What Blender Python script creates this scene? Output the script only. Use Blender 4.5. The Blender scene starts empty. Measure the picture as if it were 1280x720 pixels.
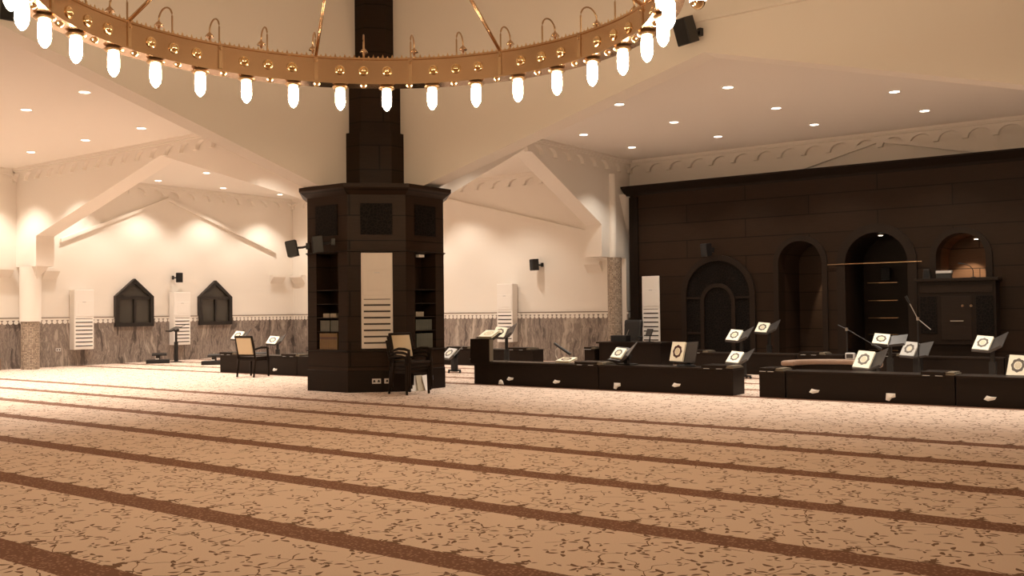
import bpy, bmesh, math, random
from mathutils import Vector, Matrix, Euler
random.seed(7)
PI = math.pi
R = math.radians
scn = bpy.context.scene
COL = scn.collection

# ------------------------------------------------------------------ materials
def new_mat(name):
    m = bpy.data.materials.new(name); m.use_nodes = True
    return m, m.node_tree.nodes, m.node_tree.links, m.node_tree.nodes['Principled BSDF']

def plain(name, col, rough=.5, metal=0., bump=0., scale=40., vary=0., spec=None):
    m, N, L, b = new_mat(name)
    b.inputs['Base Color'].default_value = (*col, 1)
    b.inputs['Roughness'].default_value = rough
    b.inputs['Metallic'].default_value = metal
    if spec is not None: b.inputs['Specular IOR Level'].default_value = spec
    if bump or vary:
        tc = N.new('ShaderNodeTexCoord'); n = N.new('ShaderNodeTexNoise')
        n.inputs['Scale'].default_value = scale; n.inputs['Detail'].default_value = 4
        L.new(tc.outputs['Object'], n.inputs['Vector'])
        if bump:
            bp = N.new('ShaderNodeBump'); bp.inputs['Strength'].default_value = bump; bp.inputs['Distance'].default_value = .01
            L.new(n.outputs['Fac'], bp.inputs['Height']); L.new(bp.outputs['Normal'], b.inputs['Normal'])
        if vary:
            mx = N.new('ShaderNodeMix'); mx.data_type = 'RGBA'
            mx.inputs['A'].default_value = (*[c*(1-vary) for c in col], 1)
            mx.inputs['B'].default_value = (*[min(1, c*(1+vary)) for c in col], 1)
            L.new(n.outputs['Fac'], mx.inputs['Factor']); L.new(mx.outputs['Result'], b.inputs['Base Color'])
    return m

def emit(name, col, strength):
    m, N, L, b = new_mat(name)
    b.inputs['Base Color'].default_value = (*col, 1)
    b.inputs['Emission Color'].default_value = (*col, 1)
    b.inputs['Emission Strength'].default_value = strength
    return m

def math_node(N, L, op, a, b=None, c=None):
    n = N.new('ShaderNodeMath'); n.operation = op
    for i, v in enumerate((a, b, c)):
        if v is None: continue
        if isinstance(v, (int, float)): n.inputs[i].default_value = v
        else: L.new(v, n.inputs[i])
    return n.outputs[0]

def mix_rgb(N, L, fac, a, b):
    n = N.new('ShaderNodeMix'); n.data_type = 'RGBA'
    for key, v in (('Factor', fac), ('A', a), ('B', b)):
        if isinstance(v, (int, float)): n.inputs[key].default_value = v
        elif isinstance(v, tuple): n.inputs[key].default_value = (*v, 1)
        else: L.new(v, n.inputs[key])
    return n.outputs['Result']

def wood_mat(name, col, board=(3.2, .46), line=.010, axis='xz', lines=True):
    """dark stained boards: grain noise plus thin joints between wide horizontal boards"""
    m, N, L, b = new_mat(name)
    tc = N.new('ShaderNodeTexCoord')
    mp = N.new('ShaderNodeMapping'); mp.inputs['Scale'].default_value = (1.2, 1.2, 22)
    n = N.new('ShaderNodeTexNoise'); n.inputs['Scale'].default_value = 3; n.inputs['Detail'].default_value = 6
    L.new(tc.outputs['Object'], mp.inputs['Vector']); L.new(mp.outputs['Vector'], n.inputs['Vector'])
    c = mix_rgb(N, L, n.outputs['Fac'], tuple(x*.72 for x in col), tuple(x*1.3 for x in col))
    if lines:
        sp = N.new('ShaderNodeSeparateXYZ'); L.new(tc.outputs['Object'], sp.inputs[0])
        cb = N.new('ShaderNodeCombineXYZ'); L.new(sp.outputs['X'], cb.inputs[0]); L.new(sp.outputs['Z'], cb.inputs[1])
        br = N.new('ShaderNodeTexBrick'); L.new(cb.outputs[0], br.inputs['Vector'])
        br.inputs['Scale'].default_value = 1; br.inputs['Brick Width'].default_value = board[0]
        br.inputs['Row Height'].default_value = board[1]; br.inputs['Mortar Size'].default_value = line
        br.inputs['Mortar Smooth'].default_value = 0; br.inputs['Bias'].default_value = 0
        br.inputs['Color1'].default_value = (.88, .88, .88, 1); br.inputs['Color2'].default_value = (1.14, 1.10, 1.08, 1)
        br.inputs['Mortar'].default_value = (.3, .3, .3, 1)
        mm = N.new('ShaderNodeMix'); mm.data_type = 'RGBA'; mm.blend_type = 'MULTIPLY'; mm.inputs['Factor'].default_value = 1
        L.new(c, mm.inputs['A']); L.new(br.outputs['Color'], mm.inputs['B']); c = mm.outputs['Result']
    L.new(c, b.inputs['Base Color'])
    b.inputs['Roughness'].default_value = .42
    b.inputs['Specular IOR Level'].default_value = .12
    bp = N.new('ShaderNodeBump'); bp.inputs['Strength'].default_value = .08; bp.inputs['Distance'].default_value = .005
    L.new(n.outputs['Fac'], bp.inputs['Height']); L.new(bp.outputs['Normal'], b.inputs['Normal'])
    return m

def carved_mat(name, col):
    m, N, L, b = new_mat(name)
    tc = N.new('ShaderNodeTexCoord'); v = N.new('ShaderNodeTexVoronoi'); v.feature = 'DISTANCE_TO_EDGE'
    v.inputs['Scale'].default_value = 16; L.new(tc.outputs['Object'], v.inputs['Vector'])
    f = math_node(N, L, 'GREATER_THAN', v.outputs['Distance'], .07)
    L.new(mix_rgb(N, L, f, tuple(x*1.5 for x in col), tuple(x*.35 for x in col)), b.inputs['Base Color'])
    bp = N.new('ShaderNodeBump'); bp.inputs['Strength'].default_value = .8; bp.inputs['Distance'].default_value = .01; bp.invert = True
    L.new(f, bp.inputs['Height']); L.new(bp.outputs['Normal'], b.inputs['Normal'])
    b.inputs['Roughness'].default_value = .6; b.inputs['Specular IOR Level'].default_value = .12
    return m

def marble_mat():
    m, N, L, b = new_mat('brown_marble')
    tc = N.new('ShaderNodeTexCoord')
    w = N.new('ShaderNodeTexNoise'); w.inputs['Scale'].default_value = .8; w.inputs['Detail'].default_value = 3
    L.new(tc.outputs['Object'], w.inputs['Vector'])
    mp = N.new('ShaderNodeMapping'); mp.inputs['Scale'].default_value = (4.2, 4.2, .42)
    ad = N.new('ShaderNodeVectorMath'); ad.operation = 'MULTIPLY_ADD'
    ad.inputs[1].default_value = (.75, .75, .5)
    L.new(w.outputs['Color'], ad.inputs[0]); L.new(tc.outputs['Object'], ad.inputs[2]); L.new(ad.outputs[0], mp.inputs['Vector'])
    n = N.new('ShaderNodeTexNoise'); n.inputs['Scale'].default_value = 1.3; n.inputs['Detail'].default_value = 9; n.inputs['Roughness'].default_value = .68
    L.new(mp.outputs[0], n.inputs['Vector'])
    r = N.new('ShaderNodeValToRGB'); r.color_ramp.interpolation = 'LINEAR'
    e = r.color_ramp.elements
    e[0].position = .33; e[0].color = (.075, .058, .050, 1)
    e[1].position = .70; e[1].color = (.52, .445, .38, 1)
    for p, c in ((.42, (.15, .12, .105, 1)), (.475, (.34, .28, .24, 1)), (.52, (.18, .145, .125, 1)), (.59, (.38, .32, .27, 1))):
        x = e.new(p); x.color = c
    L.new(n.outputs['Fac'], r.inputs[0]); L.new(r.outputs[0], b.inputs['Base Color'])
    b.inputs['Roughness'].default_value = .3
    return m

def mosaic_mat():
    m, N, L, b = new_mat('stone_mosaic')
    uv = N.new('ShaderNodeTexCoord')
    br = N.new('ShaderNodeTexBrick'); br.offset = 0
    L.new(uv.outputs['UV'], br.inputs['Vector'])
    br.inputs['Scale'].default_value = 1; br.inputs['Brick Width'].default_value = .040; br.inputs['Row Height'].default_value = .040
    br.inputs['Mortar Size'].default_value = .005; br.inputs['Mortar Smooth'].default_value = 0
    br.inputs['Color1'].default_value = (.22, .165, .125, 1); br.inputs['Color2'].default_value = (.56, .46, .36, 1); br.inputs['Mortar'].default_value = (.22, .17, .13, 1)
    L.new(br.outputs['Color'], b.inputs['Base Color']); b.inputs['Roughness'].default_value = .45
    return m

def carpet_mat():
    m, N, L, b = new_mat('prayer_carpet')
    g = N.new('ShaderNodeNewGeometry'); sp = N.new('ShaderNodeSeparateXYZ'); L.new(g.outputs['Position'], sp.inputs[0])
    X, Y = sp.outputs['X'], sp.outputs['Y']
    M = lambda op, a, b_=None, c=None: math_node(N, L, op, a, b_, c)
    # stripes: 1.34 m apart, .27 m wide
    t = M('FRACT', M('MULTIPLY_ADD', Y, 1/1.34, 20 - 2.99/1.34 + .5))
    d = M('MULTIPLY', M('SUBTRACT', t, .5), 1.34)                   # signed distance from the stripe's middle
    wn = N.new('ShaderNodeTexNoise'); wn.inputs['Scale'].default_value = 25; L.new(g.outputs['Position'], wn.inputs['Vector'])
    dw = M('MULTIPLY_ADD', M('SUBTRACT', wn.outputs['Fac'], .5), .02, d)
    plainz = M('MULTIPLY', M('GREATER_THAN', Y, 11.6), M('LESS_THAN', Y, 14.7))   # no rows in the clear strip before the benches
    stripe = M('MULTIPLY', M('LESS_THAN', M('ABSOLUTE', dw), .132), M('SUBTRACT', 1, plainz))
    # little tree finials along the far edge of each stripe
    u = M('ABSOLUTE', M('MULTIPLY', M('SUBTRACT', M('FRACT', M('MULTIPLY_ADD', X, 1/.48, 100.37)), .5), .48))
    v = M('SUBTRACT', d, .13)
    wave = M('MULTIPLY_ADD', M('SINE', M('MULTIPLY', v, 2*PI/.045)), .35, .65)
    wid = M('MULTIPLY', M('MULTIPLY_ADD', v, -.075/.15, .075), wave)
    tree = M('MULTIPLY', M('LESS_THAN', u, wid), M('MULTIPLY', M('GREATER_THAN', v, -.01), M('MULTIPLY', M('LESS_THAN', v, .15), M('SUBTRACT', 1, plainz))))
    # sprigs: three small curved leaves round each cell's centre
    def sprigs(scale, k, seed, keep):
        mp = N.new('ShaderNodeMapping'); mp.inputs['Location'].default_value = (seed, seed*1.7, 0); mp.inputs['Scale'].default_value = (1, 1, 0)
        L.new(g.outputs['Position'], mp.inputs['Vector'])
        vo = N.new('ShaderNodeTexVoronoi'); vo.voronoi_dimensions = '2D'; vo.inputs['Scale'].default_value = scale; vo.inputs['Randomness'].default_value = .85
        L.new(mp.outputs[0], vo.inputs['Vector'])
        df = N.new('ShaderNodeVectorMath'); df.operation = 'SUBTRACT'; L.new(mp.outputs[0], df.inputs[0]); L.new(vo.outputs['Position'], df.inputs[1])
        sc = N.new('ShaderNodeSeparateColor'); L.new(vo.outputs['Color'], sc.inputs[0])
        ro = N.new('ShaderNodeVectorRotate'); ro.rotation_type = 'Z_AXIS'; L.new(df.outputs[0], ro.inputs['Vector'])
        L.new(M('MULTIPLY', sc.outputs[0], 6.28), ro.inputs['Angle'])
        s2 = N.new('ShaderNodeSeparateXYZ'); L.new(ro.outputs[0], s2.inputs[0])
        px, py = s2.outputs[0], s2.outputs[1]
        res = None
        for cx_, cy_, an, a, b2 in ((.042, .010, .35, .034, .013), (-.030, .022, 2.3, .030, .012), (.004, -.034, -1.2, .026, .011)):
            c_, s_ = math.cos(an), math.sin(an)
            dx = M('SUBTRACT', px, cx_*k); dy = M('SUBTRACT', py, cy_*k)
            ex = M('DIVIDE', M('MULTIPLY_ADD', dx, c_, M('MULTIPLY', dy, s_)), a*k)
            ey = M('DIVIDE', M('MULTIPLY_ADD', dy, c_, M('MULTIPLY', dx, -s_)), b2*k)
            ey = M('MULTIPLY_ADD', M('MULTIPLY', ex, ex), .6, ey)
            r2 = M('ADD', M('POWER', M('ABSOLUTE', ex), 1.5), M('POWER', M('ABSOLUTE', ey), 1.5))
            q = M('LESS_THAN', r2, 1)
            res = q if res is None else M('MAXIMUM', res, q)
        return M('MULTIPLY', res, M('LESS_THAN', sc.outputs[1], keep))
    lf = M('MAXIMUM', sprigs(4.4, 1.18, 3.1, .85), sprigs(5.4, .75, 11.7, .75))
    # twig lines: warped cell edges, broken up
    wp = N.new('ShaderNodeTexNoise'); wp.inputs['Scale'].default_value = 5; wp.inputs['Detail'].default_value = 1; L.new(g.outputs['Position'], wp.inputs['Vector'])
    ad = N.new('ShaderNodeVectorMath'); ad.operation = 'MULTIPLY_ADD'; ad.inputs[1].default_value = (.16, .16, 0)
    L.new(wp.outputs['Color'], ad.inputs[0]); L.new(g.outputs['Position'], ad.inputs[2])
    ve = N.new('ShaderNodeTexVoronoi'); ve.voronoi_dimensions = '2D'; ve.feature = 'DISTANCE_TO_EDGE'; ve.inputs['Scale'].default_value = 3.6
    L.new(ad.outputs[0], ve.inputs['Vector'])
    bn = N.new('ShaderNodeTexNoise'); bn.inputs['Scale'].default_value = 2.6; L.new(g.outputs['Position'], bn.inputs['Vector'])
    twig = M('MULTIPLY', M('LESS_THAN', ve.outputs['Distance'], .013), M('GREATER_THAN', bn.outputs['Fac'], .50))
    dark = M('MAXIMUM', M('MAXIMUM', lf, twig), tree)
    # woven fleck
    fn = N.new('ShaderNodeTexNoise'); fn.inputs['Scale'].default_value = 90; fn.inputs['Detail'].default_value = 3; L.new(g.outputs['Position'], fn.inputs['Vector'])
    fn2 = N.new('ShaderNodeTexVoronoi'); fn2.inputs['Scale'].default_value = 38; L.new(g.outputs['Position'], fn2.inputs['Vector'])
    field = mix_rgb(N, L, fn.outputs['Fac'], (.60, .470, .380), (.71, .565, .475))
    fig = mix_rgb(N, L, dark, field, (.17, .10, .065))
    st = mix_rgb(N, L, M('LESS_THAN', fn2.outputs['Distance'], .32), (.19, .10, .068), (.34, .205, .15))
    L.new(mix_rgb(N, L, stripe, fig, st), b.inputs['Base Color'])
    b.inputs['Roughness'].default_value = .95; b.inputs['Specular IOR Level'].default_value = .1
    bp = N.new('ShaderNodeBump'); bp.inputs['Strength'].default_value = .35; bp.inputs['Distance'].default_value = .006
    L.new(fn.outputs['Fac'], bp.inputs['Height']); L.new(bp.outputs['Normal'], b.inputs['Normal'])
    return m

plaster = plain('cream_plaster', (.83, .775, .705), .9, bump=.05, scale=60)
ceil_m = plain('ceiling_paint', (.82, .765, .70), .95)
WOODC = (.025, .0145, .0088)
wood = wood_mat('dark_panel_boards', WOODC)
woodp = wood_mat('dark_wood', (.016, .0102, .0072), lines=False)
woodl = wood_mat('dark_wood_light', (.022, .0145, .0105), lines=False)
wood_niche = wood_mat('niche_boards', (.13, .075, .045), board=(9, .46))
carved = carved_mat('carved_wood', (.009, .0058, .0042))
black = plain('black_plastic', (.012, .011, .011), .45)
blackfab = plain('black_grille_cloth', (.010, .0095, .0095), .8, bump=.3, scale=300)
white = plain('white_enamel', (.88, .84, .79), .35)
whiteb = plain('warm_white_panel', (.70, .64, .58), .4)
slot = plain('vent_slot_dark', (.04, .03, .025), .7)
plate = plain('switch_plate', (.62, .60, .58), .35)
plate_b = plain('blue_grey_plate', (.25, .28, .36), .35)
brass = plain('polished_brass', (.66, .46, .29), .17, 1., bump=.05, scale=9)
brassd = plain('aged_brass', (.50, .34, .20), .32, 1.)
crystal = plain('brass_glint', (.95, .74, .45), .12, 1.)
steel = plain('thin_steel', (.65, .62, .58), .3, 1.)
glass_d = plain('dark_window_glass', (.055, .048, .038), .16, bump=0)
frame_d = plain('dark_window_frame', (.014, .010, .008), .4)
cream = plain('cream_vinyl', (.60, .47, .30), .5, bump=.1, scale=120)
tan = plain('tan_leather', (.27, .17, .115), .45)
paper = plain('white_paper', (.90, .88, .84), .8)
pages_dim = plain('dull_page_edges', (.16, .13, .09), .9)
pages = plain('page_edges', (.62, .55, .42), .9, bump=.4, scale=200)
cover_w = plain('ivory_book_cover', (.88, .82, .66), .4)
cover_g = plain('grey_book_cover', (.52, .50, .46), .45)
medal = plain('dark_medallion', (.10, .075, .05), .45)
medal_r = plain('maroon_medallion', (.06, .022, .016), .45)
medal_c = plain('pale_medallion_centre', (.66, .58, .42), .45)
board_d = plain('grey_board', (.045, .039, .036), .4)
gold_b = plain('gilt_book_spine', (.16, .095, .03), .4, .2, vary=.4, scale=30)
grey_b = plain('grey_green_book_spine', (.085, .085, .065), .5, vary=.3, scale=30)
pale_b = plain('pale_book_spine', (.30, .25, .18), .6)
marble = marble_mat(); mosaic = mosaic_mat(); carpet = carpet_mat()
cap_m = plain('brown_stone_cap', (.22, .17, .14), .5)
bulb_m = emit('lit_bulb_glass', (1., .75, .48), 67.)
disc_m = emit('lit_downlight', (1., .88, .70), 12.)
nl_m = emit('lit_niche_lamp', (1., .86, .66), 8.)

# ------------------------------------------------------------------ mesh builder
class MB:
    def __init__(s): s.v = []; s.f = []; s.uv = {}
    def add(s, vs, fs, uvs=None):
        b = len(s.v); s.v += [tuple(x) for x in vs]
        for i, q in enumerate(fs):
            if uvs: s.uv[len(s.f)] = uvs[i]
            s.f.append(tuple(b + k for k in q))
        return s
    def box(s, a, b):
        x0, y0, z0 = (min(a[i], b[i]) for i in range(3)); x1, y1, z1 = (max(a[i], b[i]) for i in range(3))
        return s.add([(x0,y0,z0),(x1,y0,z0),(x1,y1,z0),(x0,y1,z0),(x0,y0,z1),(x1,y0,z1),(x1,y1,z1),(x0,y1,z1)],
              [(0,3,2,1),(4,5,6,7),(0,1,5,4),(1,2,6,5),(2,3,7,6),(3,0,4,7)])
    def obox(s, mat, size):
        n = MB().box([-x/2 for x in size], [x/2 for x in size])
        return s.add([mat @ Vector(v) for v in n.v], n.f)
    def prism(s, poly, p0, U, V, W):
        """polygon of (u, v), counter-clockwise seen from -W, pushed along W"""
        p0, U, V, W = Vector(p0), Vector(U), Vector(V), Vector(W)
        k = len(poly); fr = [p0 + U*a + V*b for a, b in poly]; bk = [p + W for p in fr]
        fs = [tuple(range(k)), tuple(range(2*k-1, k-1, -1))]
        fs += [(i, i + k, (i+1) % k + k, (i+1) % k) for i in range(k)]
        return s.add(fr + bk, fs)
    def lathe(s, prof, n=24, mat=None, uvr=None, ang0=0.):
        mat = mat or Matrix(); k = len(prof); vs = []; fs = []; uvs = []
        for i in range(n + 1):
            a = ang0 + 2*PI*i/n
            vs += [mat @ Vector((r*math.cos(a), r*math.sin(a), z)) for r, z in prof]
        for i in range(n):
            for j in range(k-1):
                fs.append((i*k+j, (i+1)*k+j, (i+1)*k+j+1, i*k+j+1))
                u0, u1 = (uvr or 1)*2*PI*i/n, (uvr or 1)*2*PI*(i+1)/n
                uvs.append(((u0, prof[j][1]), (u1, prof[j][1]), (u1, prof[j+1][1]), (u0, prof[j+1][1])))
        return s.add(vs, fs, uvs)
    def tube(s, path, r, n=8):
        path = [Vector(p) for p in path]; vs = []; fs = []; m = len(path)
        rs = r if isinstance(r, (list, tuple)) else [r]*m
        for i, p in enumerate(path):
            t = (path[min(i+1, m-1)] - path[max(i-1, 0)]).normalized()
            a = t.cross(Vector((0, 0, 1)))
            if a.length < .05: a = t.cross(Vector((1, 0, 0)))
            a.normalize(); c = t.cross(a)
            vs += [p + (a*math.cos(2*PI*k/n) + c*math.sin(2*PI*k/n))*rs[i] for k in range(n)]
        for i in range(m-1):
            for k in range(n): fs.append((i*n+k, i*n+(k+1) % n, (i+1)*n+(k+1) % n, (i+1)*n+k))
        fs += [tuple(range(n-1, -1, -1)), tuple((m-1)*n + k for k in range(n))]
        return s.add(vs, fs)
    def build(s, name, m, parent=None, bevel=0., smooth=False, loc=None):
        me = bpy.data.meshes.new(name); me.from_pydata(s.v, [], s.f)
        if s.uv:
            ul = me.uv_layers.new(name='UVMap')
            for p in me.polygons:
                q = s.uv.get(p.index)
                if q:
                    for li, w in zip(p.loop_indices, q): ul.data[li].uv = w
        bm = bmesh.new(); bm.from_mesh(me)
        bmesh.ops.remove_doubles(bm, verts=bm.verts, dist=1e-5)
        bmesh.ops.recalc_face_normals(bm, faces=bm.faces)
        bm.to_mesh(me); bm.free()
        if smooth:
            for p in me.polygons: p.use_smooth = True
        me.materials.append(m)
        o = bpy.data.objects.new(name, me); COL.objects.link(o)
        if parent is not None: o.parent = parent
        if loc: o.location = loc
        if bevel:
            b = o.modifiers.new('edge', 'BEVEL'); b.width = bevel; b.segments = 2; b.limit_method = 'ANGLE'
        if smooth:
            e = o.modifiers.new('split', 'EDGE_SPLIT'); e.split_angle = R(38)
        return o

def tag(o, label, cat, group=None):
    o['label'] = label; o['category'] = cat
    if group: o['group'] = group
    return o
def thing(name, label, cat, loc=(0, 0, 0), rz=0., group=None, rot=None):
    o = bpy.data.objects.new(name, None); COL.objects.link(o)
    o.location = loc; o.rotation_euler = rot or (0, 0, rz); o.empty_display_size = .1
    return tag(o, label, cat, group)
def struct(o, label=None):
    o['kind'] = 'structure'
    if label: o['label'] = label
    return o
def dup(root, loc, rz=None, label=None, group=None, rot=None):
    r = root.copy(); COL.objects.link(r); r.location = loc
    if rz is not None: r.rotation_euler = (0, 0, rz)
    if rot is not None: r.rotation_euler = rot
    if label: r['label'] = label
    if group: r['group'] = group
    for ch in list(root.children):
        c = ch.copy(); COL.objects.link(c); c.parent = r
        for g in list(ch.children):
            q = g.copy(); COL.objects.link(q); q.parent = c
    return r
def label_part(o, t): o['label'] = t; return o

# ------------------------------------------------------------------ the room
XW, YQ, ZC = -26.9, 23.2, 5.5           # window wall, qibla wall, side bay ceiling
PX, PY = -13.36, 13.62                  # pillar
XE, YE = 9.0, -9.0                      # unseen right and rear walls
ZD = 8.2                                # ceiling over the central bay

f = MB().box((XW-.3, YE-.3, -.12), (XE+.3, YQ+1.4, 0)).build('floor', carpet); struct(f, 'cream prayer carpet with brown rows and leaf pattern')
struct(MB().box((XW-.3, YE, 0), (XW, YQ, ZC+.2)).build('wall_left', plaster), 'cream window wall')
w = MB().box((XW, YQ, 0), (-13.1, YQ+.3, ZC+.2)).box((-13.1, YQ, 4.3), (XE, YQ+.3, ZC+.2))
struct(w.build('wall_back', plaster), 'cream wall behind the dark panelling')
struct(MB().box((XE, YE, 0), (XE+.3, YQ, ZC+.2)).build('wall_right', plaster))
struct(MB().box((XW, YE-.3, 0), (XE, YE, ZC+.2)).build('wall_front', plaster))
# ceiling of the side bays, open over the central bay
c = MB()
c.box((XW, 13.9, ZC), (XE, YQ, ZC+.2)).box((XW, YE, ZC), (-13.7, 13.9, ZC+.2)).box((-13.7, YE, ZC), (XE, -.7, ZC+.2)).box((.9, -.7, ZC), (XE, 13.9, ZC+.2))
struct(c.build('ceiling', ceil_m), 'flat cream ceiling of the side bays')
struct(MB().box((-13.9, -1.2, ZD), (1.4, 14.1, ZD+.2)).build('ceiling_centre', ceil_m))
# arcade walls with gable shaped openings (profile: wall outline minus the gable)
def gable(a0, a1, zt, l, r_, zs, pk, zp):
    return [(a0, 0), (l, 0), (l, zs), (pk, zp), (r_, zs), (r_, 0), (a1, 0), (a1, zt), (a0, zt)]
# right arcade (parallel to the panelled wall), left arcade (parallel to the window wall)
struct(MB().prism(gable(-13.42, .9, ZD, -12.7, .1, 3.68, -6.38, 5.39), (0, 13.66, 0), (1,0,0), (0,0,1), (0,.42,0)).build('wall_arcade_right', plaster), 'cream arcade wall with a low gable opening')
struct(MB().prism(gable(-.7, 13.66, ZD, -.1, 12.9, 3.60, 6.40, 5.46), (-13.42, 0, 0), (0,1,0), (0,0,1), (-.42,0,0)).build('wall_arcade_left', plaster), 'cream arcade wall over the left aisle')
# unseen upper walls of the central bay, over the camera's head
struct(MB().box((.9, -.7, 5.3), (1.3, 13.66, ZD)).build('wall_arcade_rear', plaster))
struct(MB().box((-13.42, -1.1, 5.3), (1.3, -.7, ZD)).build('wall_arcade_front', plaster))
# partitions of the corner bay
struct(MB().prism([(14.1, 0), (15.1, 0), (15.1, 3.69), (18.4, 5.28), (21.7, 3.69), (21.7, 2.84), (22.95, 2.84), (22.95, 0), (23.2, 0), (23.2, ZC), (14.1, ZC)], (-13.1, 0, 0), (0,1,0), (0,0,1), (-.5,0,0)).build('wall_partition_right', plaster), 'cream partition with a gable opening beside the panelling')
pd = MB().prism([(-26.9, 2.80), (-25.82, 2.80), (-25.82, 3.62), (-20.1, 5.2), (-14.9, 3.7), (-14.9, 0), (-13.86, 0), (-13.86, ZC), (-26.9, ZC)], (0, 13.35, 0), (1,0,0), (0,0,1), (0,.5,0))
struct(pd.build('wall_partition_left', plaster), 'cream partition with a gable opening at left')

tn = [0]
def trim(mb, mat, label, bevel=0):
    tn[0] += 1
    return struct(mb.build('trim_%d' % tn[0], mat, bevel=bevel), label)
# corbel friezes below the ceilings: moulding plus a row of scallops
def frieze(p0, U, W, length, pitch=.60, label='scalloped plaster frieze below the ceiling'):
    p0, U, W = Vector(p0), Vector(U), Vector(W)
    n = max(1, round(length/pitch)); pt = length/n; mb = MB()
    mb.prism([(0, -.06), (length, -.06), (length, 0), (0, 0)], p0, U, (0,0,1), W*.20)
    mb.prism([(0, -.09), (length, -.09), (length, -.06), (0, -.06)], p0, U, (0,0,1), W*.16)
    pw = .055                                             # half width of a pendant
    for i in range(n):
        a, b = i*pt, (i+1)*pt; mid, r = (a+b)/2, pt/2 - pw; h = .20
        poly = [(a, -.09), (a, -.34), (a+pw, -.34)]
        poly += [(mid - r*math.cos(t), -.34 + h*math.sin(t)) for t in [PI*k/10 for k in range(1, 10)]]
        poly += [(b-pw, -.34), (b, -.34), (b, -.09)]
        mb.prism(poly, p0, U, (0,0,1), W*.10)
    return trim(mb, plaster, label)
frieze((-13.1, YQ, ZC), (1,0,0), (0,-1,0), 14.0, label='scalloped frieze above the dark panelling')
frieze((-26.9, YQ, ZC), (1,0,0), (0,-1,0), 13.3, label='scalloped frieze on the back wall of the corner bay')
frieze((-13.1, 14.1, ZC), (0,1,0), (1,0,0), 9.1, label='scalloped frieze on the right partition')
frieze((-26.9, 13.35, ZC), (1,0,0), (0,-1,0), 12.9, label='scalloped frieze on the left partition')
frieze((XW, 13.85, ZC), (0,1,0), (1,0,0), 9.35, label='scalloped frieze on the window wall')
frieze((XW, 3.0, ZC), (0,1,0), (1,0,0), 10.3, label='scalloped frieze on the near window wall')
# raised gable mouldings on the back walls
def bar(mb, p, q, U, W, w=.10, d=.09):
    """a straight moulding on a wall from p=(u,z) to q"""
    (u0, z0), (u1, z1) = p, q
    mb.prism([(u0, z0 - w), (u1, z1 - w), (u1, z1), (u0, z0)], U[0], U[1], (0,0,1), Vector(W)*d)
g1 = MB(); U = ((XW, 0, 0), (0,1,0))
bar(g1, (14.6, 3.66), (18.1, 5.14), U, (1,0,0)); bar(g1, (18.1, 5.14), (22.4, 3.66), U, (1,0,0))
trim(g1, plaster, 'raised gable moulding on the window wall')
g2 = MB(); U = ((0, YQ, 0), (1,0,0))
bar(g2, (-20.2, 5.14), (-14.3, 3.66), U, (0,-1,0)); bar(g2, (-26.0, 3.66), (-20.2, 5.14), U, (0,-1,0))
trim(g2, plaster, 'raised gable moulding on the back wall')
g3 = MB()
bar(g3, (-9.4, 4.62), (-6.42, 5.38), U, (0,-1,0)); bar(g3, (-6.42, 5.38), (-3.0, 4.60), U, (0,-1,0))
trim(g3, plaster, 'raised gable moulding above the dark panelling')
# ledge high on the right arcade wall
trim(MB().box((-12.6, 13.58, 5.86), (.9, 13.66, 5.94)), plaster, 'thin ledge high on the right arcade wall')
# small plaster corbels where the mouldings start
for x, y, sx, sy in ((XW, 14.3, .18, .42), (XW, 22.45, .18, .55), (XW+.35, 23.2, .6, .18), (-14.25, 23.2, .5, .16), (XW, 12.9, .2, .6)):
    mb = MB()
    if sx < sy: mb.prism([(0, 0), (sx, .22), (sx, .30), (0, .30)], (x, y-sy/2, 2.5), (1,0,0), (0,0,1), (0,sy,0))
    else: mb.prism([(0, 0), (sy, .22), (sy, .30), (0, .30)], (x-sx/2, y, 2.5), (0,-1,0), (0,0,1), (sx,0,0))
    trim(mb, plaster, 'small plaster corbel')
# marble wainscot with a toothed border
def wains(p0, U, W, length, name):
    p0, U, W = Vector(p0), Vector(U), Vector(W)
    struct(MB().prism([(0, 0), (length, 0), (length, 1.33), (0, 1.33)], p0, U, (0,0,1), W*.035).build(name, marble), 'brown veined marble wainscot')
    mb = MB(); p1 = p0 + W*.0345
    struct(MB().prism([(0, 1.385), (length, 1.385), (length, 1.41), (0, 1.41)], p0, U, (0,0,1), W*.045).build(name + '_cap', cap_m), 'thin brown stone cap line')
    mb.prism([(0, 1.335), (length, 1.335), (length, 1.385), (0, 1.385)], p0, U, (0,0,1), W*.036)
    n = int(length/.155)
    for i in range(n):
        u = (i+.5)*length/n
        mb.prism([(u-.055, 1.25), (u-.025, 1.22), (u+.025, 1.22), (u+.055, 1.25), (u+.068, 1.285), (u+.040, 1.305), (u+.040, 1.335), (u-.040, 1.335), (u-.040, 1.305), (u-.068, 1.285)], p1, U, (0,0,1), W*.012)
    trim(mb, plaster, 'white toothed border above the marble')
wains((XW, 3.0, 0), (0,1,0), (1,0,0), 20.2, 'baseboard_left')
wains((-26.86, YQ, 0), (1,0,0), (0,-1,0), 13.2, 'baseboard_back')
wains((-13.1, 22.96, 0), (0,1,0), (1,0,0), .2, 'baseboard_right')
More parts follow.
